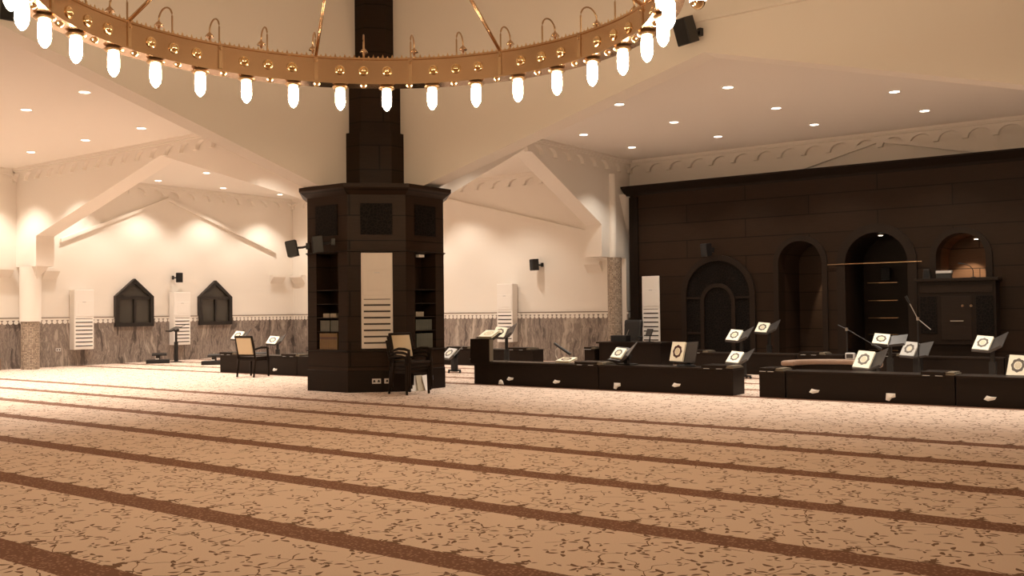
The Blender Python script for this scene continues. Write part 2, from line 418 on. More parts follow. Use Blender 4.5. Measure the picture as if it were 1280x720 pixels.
# columns at the partition piers: mosaic shaft, plain shaft above, three-cornered pendentive
def column(x, y, r, zm, label, lab2):
    o = MB().lathe([(r, 0), (r, zm)], 28, Matrix.Translation((x, y, 0)), uvr=r).build('column', mosaic, smooth=True)
    struct(o, label)
    return o
column(-13.07, 22.28, .19, 2.835, 'round column in small stone mosaic beside the dark panelling', '')
struct(MB().lathe([(.11, 2.83), (.11, 5.05)], 24, Matrix.Translation((-13.08, 22.22, 0))).build('column_upper', plaster, smooth=True), 'slim white half column above the mosaic')
MBt = MB(); MBt.add([(-13.1, 22.62, 4.55), (-13.1, 23.12, 4.55), (-12.72, 23.12, 4.55), (-13.1, 23.05, 3.5)], [(0,1,2),(0,3,1),(1,3,2),(0,2,3)])
struct(MBt.build('column_pendentive', plaster), 'three-cornered plaster pendentive')
column(-26.32, 13.45, .235, 1.30, 'mosaic clad column foot at the window wall', '')
struct(MB().lathe([(.27, 1.30), (.27, 2.80)], 28, Matrix.Translation((-26.32, 13.45, 0))).build('column_upper', plaster, smooth=True), 'plain white shaft on the mosaic foot')
MBt = MB(); MBt.add([(-26.25, 13.36, 2.80), (-25.83, 13.36, 2.80), (-26.0, 13.8, 2.80), (-26.08, 13.5, 2.42)], [(0,1,2),(0,3,1),(1,3,2),(0,2,3)])
struct(MBt.build('column_pendentive', plaster), 'three-cornered plaster pendentive under the capital')

# windows
def window(k, yc, label):
    w = 1.28; h0, hs, hp = 1.10, 2.02, 2.56; x = XW
    out = [(-w/2, h0), (w/2, h0), (w/2, hs), (0, hp), (-w/2, hs)]
    t = .115
    inn = [(-w/2+t, h0+t), (w/2-t, h0+t), (w/2-t, hs-.02), (0, hp-t*1.3), (-w/2+t, hs-.02)]
    mb = MB(); n = 5
    A = [(x+.13, yc+a, b) for a, b in out]; B = [(x+.13, yc+a, b) for a, b in inn]; C = [(x, yc+a, b) for a, b in out]; D = [(x+.03, yc+a, b) for a, b in inn]
    vs = A+B+C+D; fs = []
    for i in range(n):
        j = (i+1) % n
        fs += [(i, j, n+j, n+i), (i, 2*n+i, 2*n+j, j), (n+i, n+j, 3*n+j, 3*n+i)]
    mb.add(vs, fs)
    mb.box((x+.02, yc-w/2+t, 1.93), (x+.11, yc+w/2-t, 2.03)).box((x+.02, yc-.035, h0+t), (x+.11, yc+.035, 1.93))
    r = mb.build('window_%d' % k, frame_d); struct(r, label)
    gl = MB().prism(inn, (x+.04, yc, 0), (0,1,0), (0,0,1), (.012,0,0)).build('window_pane', glass_d, r)
window(1, 16.90, 'house-shaped dark window between the first two white units')
window(2, 19.84, 'house-shaped dark window right of the second white unit')

# ------------------------------------------------------------------ dark panelled qibla wall
YP = 22.8
def arch_pts(xc, r, zs, rev=False, n=24):
    p = [(xc - r*math.cos(PI*k/n), zs + r*math.sin(PI*k/n)) for k in range(n+1)]
    return p[::-1] if rev else p
NI = [(-8.23, .53, 2.52, 0.0), (-6.455, .695, 2.46, 0.0), (-4.655, .50, 2.54, 2.0)]     # niches: centre, half width, springing, sill
ol = [(-12.87, 0)]
for xc, r, zs, z0 in NI[:2]:
    ol += [(xc-r, 0)] + arch_pts(xc, r, zs) + [(xc+r, 0)]
ol += [(XE, 0), (XE, 4.6), (-12.87, 4.6)]
mb = MB()
# third niche is a hole above the floor: split the wall at its middle
x3, r3, zs3, z03 = NI[2]
left = [p for p in ol if p[0] < x3]
L1 = [(-12.87, 0)]
for xc, r, zs, z0 in NI[:2]: L1 += [(xc-r, 0)] + arch_pts(xc, r, zs) + [(xc+r, 0)]
L1 += [(x3, 0), (x3, z03), (x3-r3, z03)] + arch_pts(x3, r3, zs3)[:13] + [(x3, 4.6), (-12.87, 4.6)]
R1 = [(x3, 0), (2.2, 0), (2.2, 4.6), (x3, 4.6)] + arch_pts(x3, r3, zs3, True)[:13][::-1] + [(x3+r3, z03), (x3, z03)]
R1 = [(x3, 0), (2.2, 0), (2.2, 4.6), (x3, 4.6)] + arch_pts(x3, r3, zs3)[12:] + [(x3+r3, z03), (x3, z03)]
mb.prism(L1, (0, YP, 0), (1,0,0), (0,0,1), (0,.38,0)); mb.prism(R1, (0, YP, 0), (1,0,0), (0,0,1), (0,.38,0))
pw = mb.build('wall_panelled', wood); struct(pw, 'tall dark wood panelled wall with arched niches')
# AC recess is simply a shallow white unit standing proud of the panelling
cr = MB().prism([(0, 4.50), (-.04, 4.56), (-.24, 4.70), (-.24, 4.74), (.36, 4.74), (.36, 4.50)], (-13.02, YP, 0), (0,1,0), (0,0,1), (15.2,0,0))
cr.build('crown_moulding', woodp, pw)
MB().box((-12.87, YP-.05, 0), (-12.62, YP, 4.45)).build('pilaster', woodp, pw)
# niche linings
for i, (xc, r, zs, z0) in enumerate(NI):
    d = 1.0 if i < 2 else .8; n = 24; y0, y1 = YP+.38, YP+.38+d
    prof = [(xc-r, z0)] + arch_pts(xc, r, zs) + [(xc+r, z0)]
    vs = [(a, y0, b) for a, b in prof] + [(a, y1, b) for a, b in prof]; k = len(prof)
    fs = [(j, j+1, k+j+1, k+j) for j in range(k-1)] + [tuple(range(k, 2*k))]
    if z0 > 0: fs.append((0, k, 2*k-1, k-1))
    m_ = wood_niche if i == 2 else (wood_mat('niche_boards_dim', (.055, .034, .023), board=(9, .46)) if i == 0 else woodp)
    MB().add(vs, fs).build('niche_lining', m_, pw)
# arch mouldings round the niches
def arch_band(mb, xc, r0, r1, zs, zb, y, d, n=24):
    o = [(xc-r1, zb)] + arch_pts(xc, r1, zs) + [(xc+r1, zb)]
    q = [(xc-r0, zb)] + arch_pts(xc, r0, zs) + [(xc+r0, zb)]
    k = len(o); vs = [(a, y-d, b) for a, b in o] + [(a, y-d, b) for a, b in q] + [(a, y, b) for a, b in o] + [(a, y, b) for a, b in q]
    fs = []
    for j in range(k-1): fs += [(j, j+1, k+j+1, k+j), (j, 2*k+j, 2*k+j+1, j+1), (k+j, k+j+1, 3*k+j+1, 3*k+j)]
    fs += [(0, k, 3*k, 2*k), (k-1, 3*k-1, 4*k-1, 2*k-1)]
    mb.add(vs, fs)
for xc, r, zs, z0 in NI:
    mb = MB(); arch_band(mb, xc, r+.002, r + (.20 if r > .6 else .13), zs, z0, YP, .05); mb.build('arch_moulding', woodl, pw)
# blind carved arch at left
bx, bz = -10.36, 1.80
mb = MB(); arch_band(mb, bx, .86, 1.0, bz, 0, YP, .07); mb.build('blind_arch', woodl, pw)
mb = MB(); mb.prism([(bx-.86, 0)] + arch_pts(bx, .86, bz) + [(bx+.86, 0)], (0, YP-.012, 0), (1,0,0), (0,0,1), (0,.01,0)); mb.build('carved_field', carved, pw)
mb = MB(); arch_band(mb, bx, .37, .47, 1.62, 0, YP-.012, .045); mb.build('inner_arch', woodl, pw)
for zz in (1.70, .80):
    mb = MB().box((bx-.86, YP-.045, zz), (bx-.47, YP-.012, zz+.05)).box((bx+.47, YP-.045, zz), (bx+.86, YP-.012, zz+.05)); mb.build('arch_shelf', woodl, pw)
# slim steel rail at the springing of the middle niche, brass edged shelves in it
rl = MB().box((-7.55, YP-.075, 2.445), (-5.45, YP-.053, 2.462)); rl.build('spring_rail', brassd, pw)
for zz in (2.05, 1.62, 1.20, .80, .42):
    MB().box((-7.03, YP+1.30, zz-.03), (-6.34, YP+1.375, zz-.006)).build('niche_shelf', woodp, pw)
    MB().box((-7.03, YP+1.285, zz-.03), (-6.34, YP+1.30, zz-.012)).build('shelf_edge', brass, pw)

# niche lamps
def niche_lamp(x, y, z, label, power, size=R(80), rot=(0, 0, 0), blend=.4):
    t = thing('niche_lamp', label, 'lamp', (x, y, z), group='niche lamps')
    MB().lathe([(0, -.012), (.05, -.012), (.065, 0), (.065, .012), (0, .012)], 20).build('lamp_rim', white, t, smooth=True)
    MB().lathe([(0, -.016), (.048, -.016), (.048, -.012)], 20).build('lamp_lens', nl_m, t, smooth=True)
    l = bpy.data.lights.new('niche_spot', 'SPOT'); l.energy = power; l.color = (1, .80, .56); l.spot_size = size; l.spot_blend = blend; l.shadow_soft_size = .03
    o = bpy.data.objects.new('niche_spot', l); COL.objects.link(o); o.location = (x, y, z-.05); o.rotation_euler = rot
    return t
niche_lamp(-6.46, YP+.42, 3.12, 'small lit lamp in the crown of the middle niche', 8, R(70))
niche_lamp(-7.98, YP+1.0, 2.93, 'small lamp in the crown of the left arched niche', 150, R(34), (R(14), 0, 0))
niche_lamp(-4.45, YP+.62, 2.94, 'small lamp in the crown of the niche above the carved pulpit', 110, R(72), (R(14), R(14), 0))

# ------------------------------------------------------------------ octagonal pillar
def octa(ap, z, cx=PX, cy=PY):
    rr = ap/math.cos(PI/8)
    return [(cx + rr*math.cos(PI/8 + PI/4*k), cy + rr*math.sin(PI/8 + PI/4*k), z) for k in range(8)]
def octa_ring(mb, prof):
    b = []
    for ap, z in prof: b += octa(ap, z)
    fs = []
    for i in range(len(prof)-1):
        for k in range(8): fs.append((i*8+k, i*8+(k+1) % 8, (i+1)*8+(k+1) % 8, (i+1)*8+k))
    mb.add(b, fs)
AP = 1.28; HW = AP*math.tan(PI/8)
def face(ang):
    n = Vector((math.cos(ang), math.sin(ang), 0)); u = Vector((-n.y, n.x, 0)); o = Vector((PX, PY, 0)) + n*AP
    return o, u, n
mb = MB(); NZ0, NZ1, NHW, ND = .775, 2.55, .29, .36
for k in range(8):
    o, u, n = face(PI/4*k)
    P = lambda a, z, d=0.: o + u*a + Vector((0,0,z)) - n*d
    if k in (0, 6, 7):                 # +X, -Y and the diagonal between them carry niches
        hw = NHW; d = ND
        vs = [P(-HW,0),P(HW,0),P(HW,3.6),P(-HW,3.6),P(-hw,NZ0),P(hw,NZ0),P(hw,NZ1),P(-hw,NZ1),P(-hw,NZ0,d),P(hw,NZ0,d),P(hw,NZ1,d),P(-hw,NZ1,d)]
        fs = [(0,1,5,4),(1,2,6,5),(2,3,7,6),(3,0,4,7),(4,5,9,8),(5,6,10,9),(6,7,11,10),(7,4,8,11),(8,9,10,11)]
        mb.add(vs, fs)
    else:
        mb.add([P(-HW,0),P(HW,0),P(HW,3.6),P(-HW,3.6)], [(0,1,2,3)])
octa_ring(mb, [(AP, 3.6), (1.33, 3.64), (1.43, 3.72), (1.43, 3.79), (1.36, 3.80), (.80, 3.80), (.72, 3.80), (.72, 4.86), (.64, 4.87), (.64, 5.75), (.47, 5.76), (.47, ZD-.01)])
pil = mb.build('pillar', wood); struct(pil, 'dark wood clad octagonal pillar with book niches')
for z in (2.565, .745):
    m2 = MB(); octa_ring(m2, [(AP+.001, z-.012), (AP+.035, z-.006), (AP+.035, z+.006), (AP+.001, z+.012)]); m2.build('ledge', woodl, pil)
m2 = MB(); octa_ring(m2, [(AP+.001, .0), (AP+.012, .0), (AP+.012, .385), (AP+.001, .395)]); m2.build('plinth', woodp, pil)
def fmat(ang, a, z, d=0.):
    o, u, n = face(ang)
    return Matrix.Translation(o + u*a + Vector((0,0,z)) + n*d) @ Matrix(((u.x, n.x, 0, 0), (u.y, n.y, 0, 0), (0, 0, 1, 0), (0, 0, 0, 1)))   # x along the face, y outwards
for k in (0, 6, 7):
    MB().obox(fmat(PI/4*k, 0, 3.155, .008), (.58, .014, .57)).build('carved_panel', carved, pil)
for k, a0 in ((0, 0), (6, 0)):
    for z in (1.10, 1.355, 1.61, 1.865):
        MB().obox(fmat(PI/4*k, 0, z, -.18), (.578, .355, .014)).build('shelf', woodl, pil)
sp = MB().obox(fmat(0, -.03, 2.50, -.10), (.15, .08, .05)).build('niche_fitting', white, pil)

# ------------------------------------------------------------------ white air conditioners (tall, louvred)
def make_ac(w, d, h, name, label, loc, rz, mat=None):
    """front faces local -y, base at local z=0, back at y=d"""
    mat = mat or white
    t = thing(name, label, 'air conditioner', loc, rz, 'tall white air conditioners')
    MB().box((-w/2, 0, 0), (w/2, d, h)).build('body', mat, t, bevel=.012)
    MB().box((-w/2+.03, -.008, h*.555), (w/2-.03, 0, h*.815)).build('upper_panel', mat, t, bevel=.004)
    MB().box((-w*.30, -.012, h*.60), (w*.30, -.008, h*.77)).build('emblem_panel', mat, t, bevel=.003)
    MB().box((-.05, -.011, h*.785), (.05, -.008, h*.798)).build('name_plate', plate, t)
    s = MB()
    for k in range(8):
        z = h*(.052 + .0655*k)
        s.box((-w/2+.045, -.004, z), (w/2-.045, .002, z + (.030 if k < 7 else .012)))
    s.build('vent_slots', slot, t)
    l = MB()
    for k in range(7):
        z = h*(.052 + .0655*k)
        l.prism([(0, z+.046), (-.012, z+.036), (-.010, z+.031), (0, z+.034)], (-w/2+.045, -.004, 0), (0,1,0), (0,0,1), (w-.09,0,0))
    l.build('louvers', mat, t)
    return t
ac = make_ac(.57, .30, 1.75, 'air_conditioner', 'white louvred air conditioner set into the dark octagonal pillar', (0,0,0), 0, whiteb)
ac.matrix_world = Matrix()
o, u, n = face(-PI/4)
ac.location = o + Vector((0,0,.787)) - n*.0; ac.rotation_euler = (0, 0, PI/4)
# move so that the front stands 1 cm proud: local -y is the face normal
ac.location = o + n*.012 + Vector((0,0,.788))
make_ac(.60, .26, 1.73, 'air_conditioner', 'white louvred air conditioner on the window wall left of both windows', (-26.60, 15.16, .47), PI/2)
make_ac(.60, .26, 1.66, 'air_conditioner', 'white louvred air conditioner on the wall between the two dark windows', (-26.60, 18.43, .49), PI/2)
make_ac(.58, .26, 1.72, 'air_conditioner', 'white louvred air conditioner on the marble wall right of the pillar', (-17.2, 22.90, .53), 0)
make_ac(.52, .03, 1.80, 'air_conditioner', 'white louvred air conditioner set into the dark panelled wall', (-12.265, YP-.031, .53), 0)

# ------------------------------------------------------------------ books in the pillar niches
def make_book(w, d, h, mat, name, label, group):
    t = thing(name, label, 'book', (0,0,0), 0, group)
    c = MB().box((-w/2, -d/2, 0), (-w/2+.004, d/2, h)).box((w/2-.004, -d/2, 0), (w/2, d/2, h)).box((-w/2, d/2-.004, 0), (w/2, d/2, h))
    c.build('cover', mat, t)
    MB().box((-w/2+.004, -d/2+.006, .004), (w/2-.004, d/2-.004, h-.006)).build('page_block', pages, t)
    if mat is gold_b:
        MB().box((-w/2+.004, d/2, h*.62), (w/2-.004, d/2+.0015, h*.78)).build('title_band', medal_r, t)
    return t
def row(ang, z, a0, n, w, d, h, mat, name, label, group, off=-.10):
    first = None
    for i in range(n):
        m_ = fmat(ang, a0 + (i+.5)*(w+.004), z, off)
        hh = h
        if first is None: first = b = make_book(w, d, hh, mat, name, label, group)
        else: b = dup(first, (0,0,0))
        b.location = m_.translation; b.rotation_euler = (0, 0, ang - PI/2)
left_a, right_a = -PI/2, 0.
row(left_a, .776, -.23, 10, .043, .17, .295, gold_b, 'book', 'gilt spined book in the bottom row of the left niche', 'gilt volumes in the left pillar niche')
row(left_a, 1.107, -.22, 5, .046, .15, .20, grey_b, 'book', 'grey-green book in the wider block on the second shelf of the left niche', 'grey-green volumes at left in the left niche')
row(left_a, 1.107, .06, 4, .046, .15, .20, grey_b, 'book', 'grey-green book in the narrower block on the second shelf of the left niche', 'grey-green volumes at right in the left niche')
row(left_a, 1.362, -.14, 3, .05, .15, .075, pale_b, 'small_book', 'small pale book left of the gap on the third shelf of the left niche', 'small pale books in the left niche')
row(left_a, 1.362, .05, 3, .05, .15, .075, pale_b, 'small_book', 'small pale book right of the gap on the third shelf of the left niche', 'small pale books at right in the left niche')
row(right_a, .776, -.24, 9, .046, .17, .27, grey_b, 'book', 'dark lettered book in the bottom row of the right niche', 'dark volumes in the right pillar niche')
row(right_a, 1.107, -.25, 9, .046, .15, .20, grey_b, 'book', 'grey-green book on the second shelf of the right niche', 'grey-green volumes in the right niche')
row(right_a, 1.362, -.24, 4, .05, .15, .09, pale_b, 'small_book', 'small pale book on the third shelf of the right niche', 'small pale books in the right niche')

# sockets on the pillar and the wall
def socket(label, ang, a, z, w, mat, n=1):
    m_ = fmat(ang, a, z, .001 if z > .39 else .013)
    t = thing('wall_socket', label, 'socket', m_.translation, ang - PI/2, 'sockets at the foot of the pillar')
    MB().box((-w/2, 0, -.045), (w/2, .012, .045)).build('face_plate', mat, t, bevel=.003)
    for i in range(n):
        x = -w/2 + (i+.5)*w/n
        MB().prism([(x-.025, -.02), (x+.025, -.02), (x+.012, .022), (x-.012, .022)], (0, .012, 0), (1,0,0), (0,0,1), (0,.002,0)).build('outlet', black if mat is plate else slot, t)
    return t
socket('pale double socket at the foot of the pillar under the white unit', -PI/4, -.02, .20, .16, plate, 2)
socket('single socket just right of the double socket at the pillar foot', -PI/4, .17, .20, .10, plate)
socket('grey socket on the right pillar face, first of three', 0., -.20, .21, .075, plate)
socket('white socket on the right pillar face, middle of three', 0., -.06, .21, .085, plate)
socket('bluish socket on the right pillar face, last of three', 0., .12, .21, .10, plate_b)
t = thing('wall_socket', 'pale socket low on the marble beside the first white unit', 'socket', (XW+.035, 14.53, .48), -PI/2)
MB().box((-.075, 0, -.045), (.075, .012, .045)).build('face_plate', plate, t, bevel=.003)
for x in (-.035, .035): MB().box((x-.018, .012, -.02), (x+.018, .014, .02)).build('outlet', slot, t)

# ------------------------------------------------------------------ loudspeakers
def speaker(label, wall, head, rz, tilt, s=1.0):
    """wall: bracket foot on the wall, head: centre of the cabinet"""
    t = thing('loudspeaker', label, 'speaker', head, rz, 'black wall loudspeakers')
    Rm = Matrix.Rotation(tilt, 4, 'X')
    b = MB(); w, d, h = .25*s, .22*s, .36*s
    poly = [(-w/2, -d/2), (w/2, -d/2), (w*.36, d/2), (-w*.36, d/2)]
    b.prism(poly, (0, 0, -h/2), (1,0,0), (0,1,0), (0,0,h)); b.v = [tuple(Rm @ Vector(v)) for v in b.v]
    b.build('cabinet', black, t, bevel=.01)
    g = MB().box((-w/2+.012, -d/2-.012, -h/2+.012), (w/2-.012, -d/2, h/2-.012)); g.v = [tuple(Rm @ Vector(v)) for v in g.v]
    g.build('grille', blackfab, t, bevel=.006)
    t_inv = (Matrix.Translation(head) @ Matrix.Rotation(rz, 4, 'Z')).inverted()
    wl = t_inv @ Vector(wall); back = Rm @ Vector((0, d/2-.01, 0))
    MB().tube([back, (back*.5 + wl*.5) + Vector((0,0,-.01)), wl], .022).build('bracket', black, t)
    MB().obox(Matrix.Translation(wl), (.07, .07, .12)).build('wall_plate', black, t, bevel=.005)
    return t
speaker('black loudspeaker on the window wall above the second white unit', (XW+.03, 18.28, 2.62), (XW+.24, 18.36, 2.62), R(60), R(4), .85)
speaker('black loudspeaker on the cream wall right of the pillar', (-16.02, YQ-.03, 2.78), (-16.14, YQ-.24, 2.78), R(-30), R(3), .92)
o_, u_, n_ = face(-PI/2)
speaker('black loudspeaker sticking out from the left corner of the pillar, tilted', (-13.80, 12.27, 2.70), (-14.08, 12.14, 2.66), R(-50), R(12), .85)
speaker('black loudspeaker on the front of the left pillar face, under the carved panel', (-13.12, 12.27, 2.75), (-13.34, 12.10, 2.70), R(-40), R(5), .85)
speaker('black loudspeaker high on the right arcade wall by the chandelier, tilted', (-6.42, 13.63, 5.70), (-6.52, 13.36, 5.68), R(-20), R(20), 1.1)
speaker('black loudspeaker at the top left corner on the left arcade wall', (-13.39, 6.40, 5.66), (-13.12, 6.42, 5.64), R(80), R(15), 1.1)
speaker('black loudspeaker above the blind carved arch', (-10.44, YP-.13, 2.93), (-10.52, YP-.29, 2.93), R(-20), R(6), .9)
speaker('black loudspeaker inside the middle niche', (-6.55, YP+1.32, 2.24), (-6.55, YP+1.14, 2.24), 0, R(8), .8)

# ------------------------------------------------------------------ recessed downlights
dl = None
def downlight(x, y, label, power=290, seen=True, spot=R(104)):
    global dl
    if seen:
        if dl is None:
            dl = thing('ceiling_downlight', label, 'ceiling light', (x, y, ZC), 0, 'recessed ceiling downlights')
            MB().lathe([(.085, -.004), (.105, -.014), (.125, -.002), (.125, .0)], 28).build('rim', white, dl, smooth=True)
            MB().lathe([(0, -.006), (.09, -.006)], 28).build('lens', disc_m, dl)
        else: dup(dl, (x, y, ZC), label=label)
    l = bpy.data.lights.new('downlight', 'SPOT'); l.energy = power; l.color = (1, .91, .785); l.spot_size = spot; l.spot_blend = .55; l.shadow_soft_size = .06
    o = bpy.data.objects.new('downlight', l); COL.objects.link(o); o.location = (x, y, ZC-.03)
rows = ['row nearest the dark panelling', 'middle row', 'row farthest from the dark panelling']
cols = ['first from the left', 'second from the left', 'third from the left', 'fourth from the left']
for j, y in enumerate((21.15, 18.9, 16.55)):
    for i, x in enumerate((-11.86, -9.55, -7.26, -4.95)):
        downlight(x, y, 'lit downlight over the panelled wall, %s, %s' % (rows[j], cols[i]), 190, not (j == 2 and i == 0))
for x in (-11.86, -9.55, -7.26, -4.95, -2.6, -.3, 2.0): downlight(x, 14.5, '', 230, False)     # unseen row added behind the arcade wall to brighten the carpet, no fittings
for x in (-2.6, -.3, 2.0):
    for y in (21.15, 18.9, 16.55): downlight(x, y, '', 130, False)
for (x, y, s) in ((-18.85, 9.55, 'nearer row of the left ceiling, left of two'), (-16.56, 9.45, 'nearer row of the left ceiling, right of two'),
                  (-23.65, 12.1, 'row along the left partition, leftmost of three'), (-21.1, 12.06, 'row along the left partition, middle of three'), (-18.85, 12.05, 'row along the left partition, rightmost of three')):
    downlight(x, y, 'lit downlight in the ' + s, 350)
for x, y in ((-25.9, 12.1), (-16.5, 12.0), (-21.1, 9.5), (-23.6, 9.5), (-25.9, 9.5), (-18.85, 7.1), (-21.1, 7.1), (-23.6, 7.1), (-25.9, 7.1), (-25.9, 4.7), (-21.1, 4.7), (-16.5, 7.1), (-16.5, 4.7), (-18.85, 2.3), (-23.6, 2.3), (-16.5, 0), (-21.1, -2)):
    downlight(x, y, '', 350, False)
for (x, y, s) in ((-25.87, 17.1, 'by the window wall, nearest of three'), (-25.87, 19.45, 'by the window wall, middle of three'), (-25.86, 21.76, 'by the window wall, farthest of three'),
                  (-23.44, 17.05, 'in the second row from the window wall'), (-16.59, 21.35, 'over the marble wall right of the pillar')):
    downlight(x, y, 'lit downlight of the corner bay ' + s, 230)
for x in (-23.44, -21.1, -18.85, -16.59):
    for y in (14.8, 17.05, 19.4, 21.75):
        if (x, y) not in ((-23.44, 17.05), (-16.59, 21.75)): downlight(x, y, '', 235, False)
downlight(-25.87, 14.8, '', 230, False)

# ------------------------------------------------------------------ chandelier
CX, CY, RB = -6.40, 6.30, 2.84
ZB = 4.20                         # underside of the ring plate
ch = thing('chandelier', 'huge brass ring chandelier with lit candle bulbs under its rim', 'chandelier', (CX, CY, ZB))
NB = 32
MB().lathe([(2.74, .02), (2.74, 0), (2.99, 0), (2.99, .02), (2.93, .025), (2.93, .33), (2.95, .34), (2.95, .36), (2.905, .36), (2.905, .34), (2.915, .33), (2.915, .025), (2.74, .02)], 128).build('ring_band', brass, ch, smooth=True)
PH = 2.24
def pol(r, a, z): return Vector((r*math.cos(a), r*math.sin(a), z))
cst = MB()
for k in range(320):
    a = 2*PI*k/320; c0, s0 = math.cos(a), math.sin(a); hgt = .05 if k % 2 else .032
    t_ = Vector((-s0, c0, 0)); b0 = pol(2.93, a, .36)
    n_ = Vector((c0, s0, 0))
    cst.add([b0 - t_*.016 + n_*.006, b0 + t_*.016 + n_*.006, b0 + Vector((0,0,hgt)), b0 - t_*.016 - n_*.006, b0 + t_*.016 - n_*.006], [(0,1,2),(4,3,2),(1,4,2),(3,0,2),(0,3,4,1)])
cst.build('crest', crystal, ch)['kind'] = 'stuff'
dA = -2*PI/NB
def frame_at(a, r, z): return Matrix.Translation(pol(r, a, z)) @ Matrix.Rotation(a, 4, 'Z')
proto = {}
def inst(key, maker, mat, a, r, z, parent=ch, name=None, extra=Matrix()):
    m_ = frame_at(a, r, z) @ extra
    if key not in proto:
        o = maker().build(name or key, mat, parent, smooth=True); proto[key] = o
    else:
        o = proto[key].copy(); COL.objects.link(o); o.parent = parent
    o.matrix_local = m_
    return o
def mk_holder(): return MB().lathe([(0, 0), (.05, 0), (.085, -.012), (.098, -.026), (.09, -.04), (.07, -.05), (.05, -.052), (0, -.052)], 20)
def mk_bulb(): return MB().lathe([(.045, -.05), (.055, -.07), (.058, -.12), (.058, -.21), (.050, -.25), (.030, -.285), (.012, -.302), (0, -.306)], 20)
def mk_arm():
    pts = [(0, 0, 0)] + [(0, 0, .20)] + [(.13 - .13*math.cos(t), 0, .20 + .12*math.sin(t)) for t in [PI*k/10 for k in range(1, 11)]] + [(.26, 0, .19)]
    return MB().tube(pts, .010, 8)
def mk_cup(): return MB().lathe([(0, .06), (.006, .055), (.008, .0), (.014, -.01), (.035, -.03), (.052, -.055), (.05, -.062), (.02, -.055), (.012, -.07), (.018, -.085), (.008, -.10), (.006, -.15), (0, -.155)], 14)
def mk_stud(): return MB().lathe([(.062, 0), (.060, .012), (.045, .016), (.040, .012), (.034, .022), (.018, .04), (0, .044)], 16, Matrix.Rotation(-PI/2, 4, 'Y'))
def mk_fstud(): return MB().lathe([(.045, 0), (.04, -.012), (.02, -.03), (0, -.034)], 12)
def mk_joint():
    m = MB().box((-.012, -.022, .02), (0, .022, .335))
    m.lathe([(.03, -.025), (.02, -.04), (0, -.045)], 10, Matrix.Translation((-.01, 0, .04)) @ Matrix.Rotation(-PI/2, 4, 'Y') @ Matrix.Translation((0,0,.03)))
    m.lathe([(.022, 0), (.012, .02), (0, .022)], 10, Matrix.Translation((-.012, 0, .30)) @ Matrix.Rotation(-PI/2, 4, 'Y'))
    return m
for k in range(NB):
    a = PH + dA*(k - 9)
    h = inst('bulb_holder', mk_holder, brassd, a, RB, 0)
    key = 'bulb'
    if key not in proto: proto[key] = mk_bulb().build('bulb', bulb_m, h, smooth=True)
    else:
        o = proto[key].copy(); COL.objects.link(o); o.parent = h
    inst('rim_stud', mk_fstud, crystal, a + dA/2, RB, 0)
    ar = inst('arched_arm', mk_arm, brassd, a + dA/2, 2.94, .36)
    if 'cup' not in proto: proto['cup'] = mk_cup().build('hanging_cup', brass, ar, loc=(.26, 0, .20), smooth=True)
    else:
        o = proto['cup'].copy(); COL.objects.link(o); o.parent = ar
for k in range(16):
    a = PH + dA*(2*k - 9 - .5)
    inst('joint_strap', mk_joint, brassd, a, 2.914, 0)
    for q in (.5, 1.0, 1.5):
        inst('band_stud', mk_stud, crystal, a + dA*q, 2.914, .20)
for k in range(8):
    a = PH + dA*(4*k - 9 - .5 + 0)
    m_ = MB().tube([pol(2.92, a, .36), pol(.16, a, 1.95)], .021, 10); m_.build('suspension_rod', brass, ch, smooth=True)
MB().lathe([(0, 1.84), (.10, 1.86), (.20, 1.92), (.22, 1.97), (.16, 2.02), (.06, 2.06), (.03, 2.12), (.03, ZD-ZB-.06), (.16, ZD-ZB-.05), (.18, ZD-ZB), (0, ZD-ZB)], 28).build('hub_and_stem', brass, ch, smooth=True)
# small hanging lamp right of the chandelier
hl = thing('hanging_lamp', 'glowing glass hanging lamp with a beaded brass tip, right of the chandelier', 'lamp', (-4.26, 9.0, 4.49))
MB().lathe([(0, 0), (.035, .008), (.065, .035), (.082, .075)], 20).build('beaded_tip', crystal, hl, smooth=True)
MB().lathe([(.082, .075), (.088, .16), (.075, .26), (.05, .31)], 20).build('lit_glass', bulb_m, hl, smooth=True)
MB().lathe([(.05, .31), (.075, .32), (.05, .36), (.012, .38), (.012, ZD-4.49-.002), (0, ZD-4.49-.002)], 16).build('cap_and_rod', brassd, hl, smooth=True)

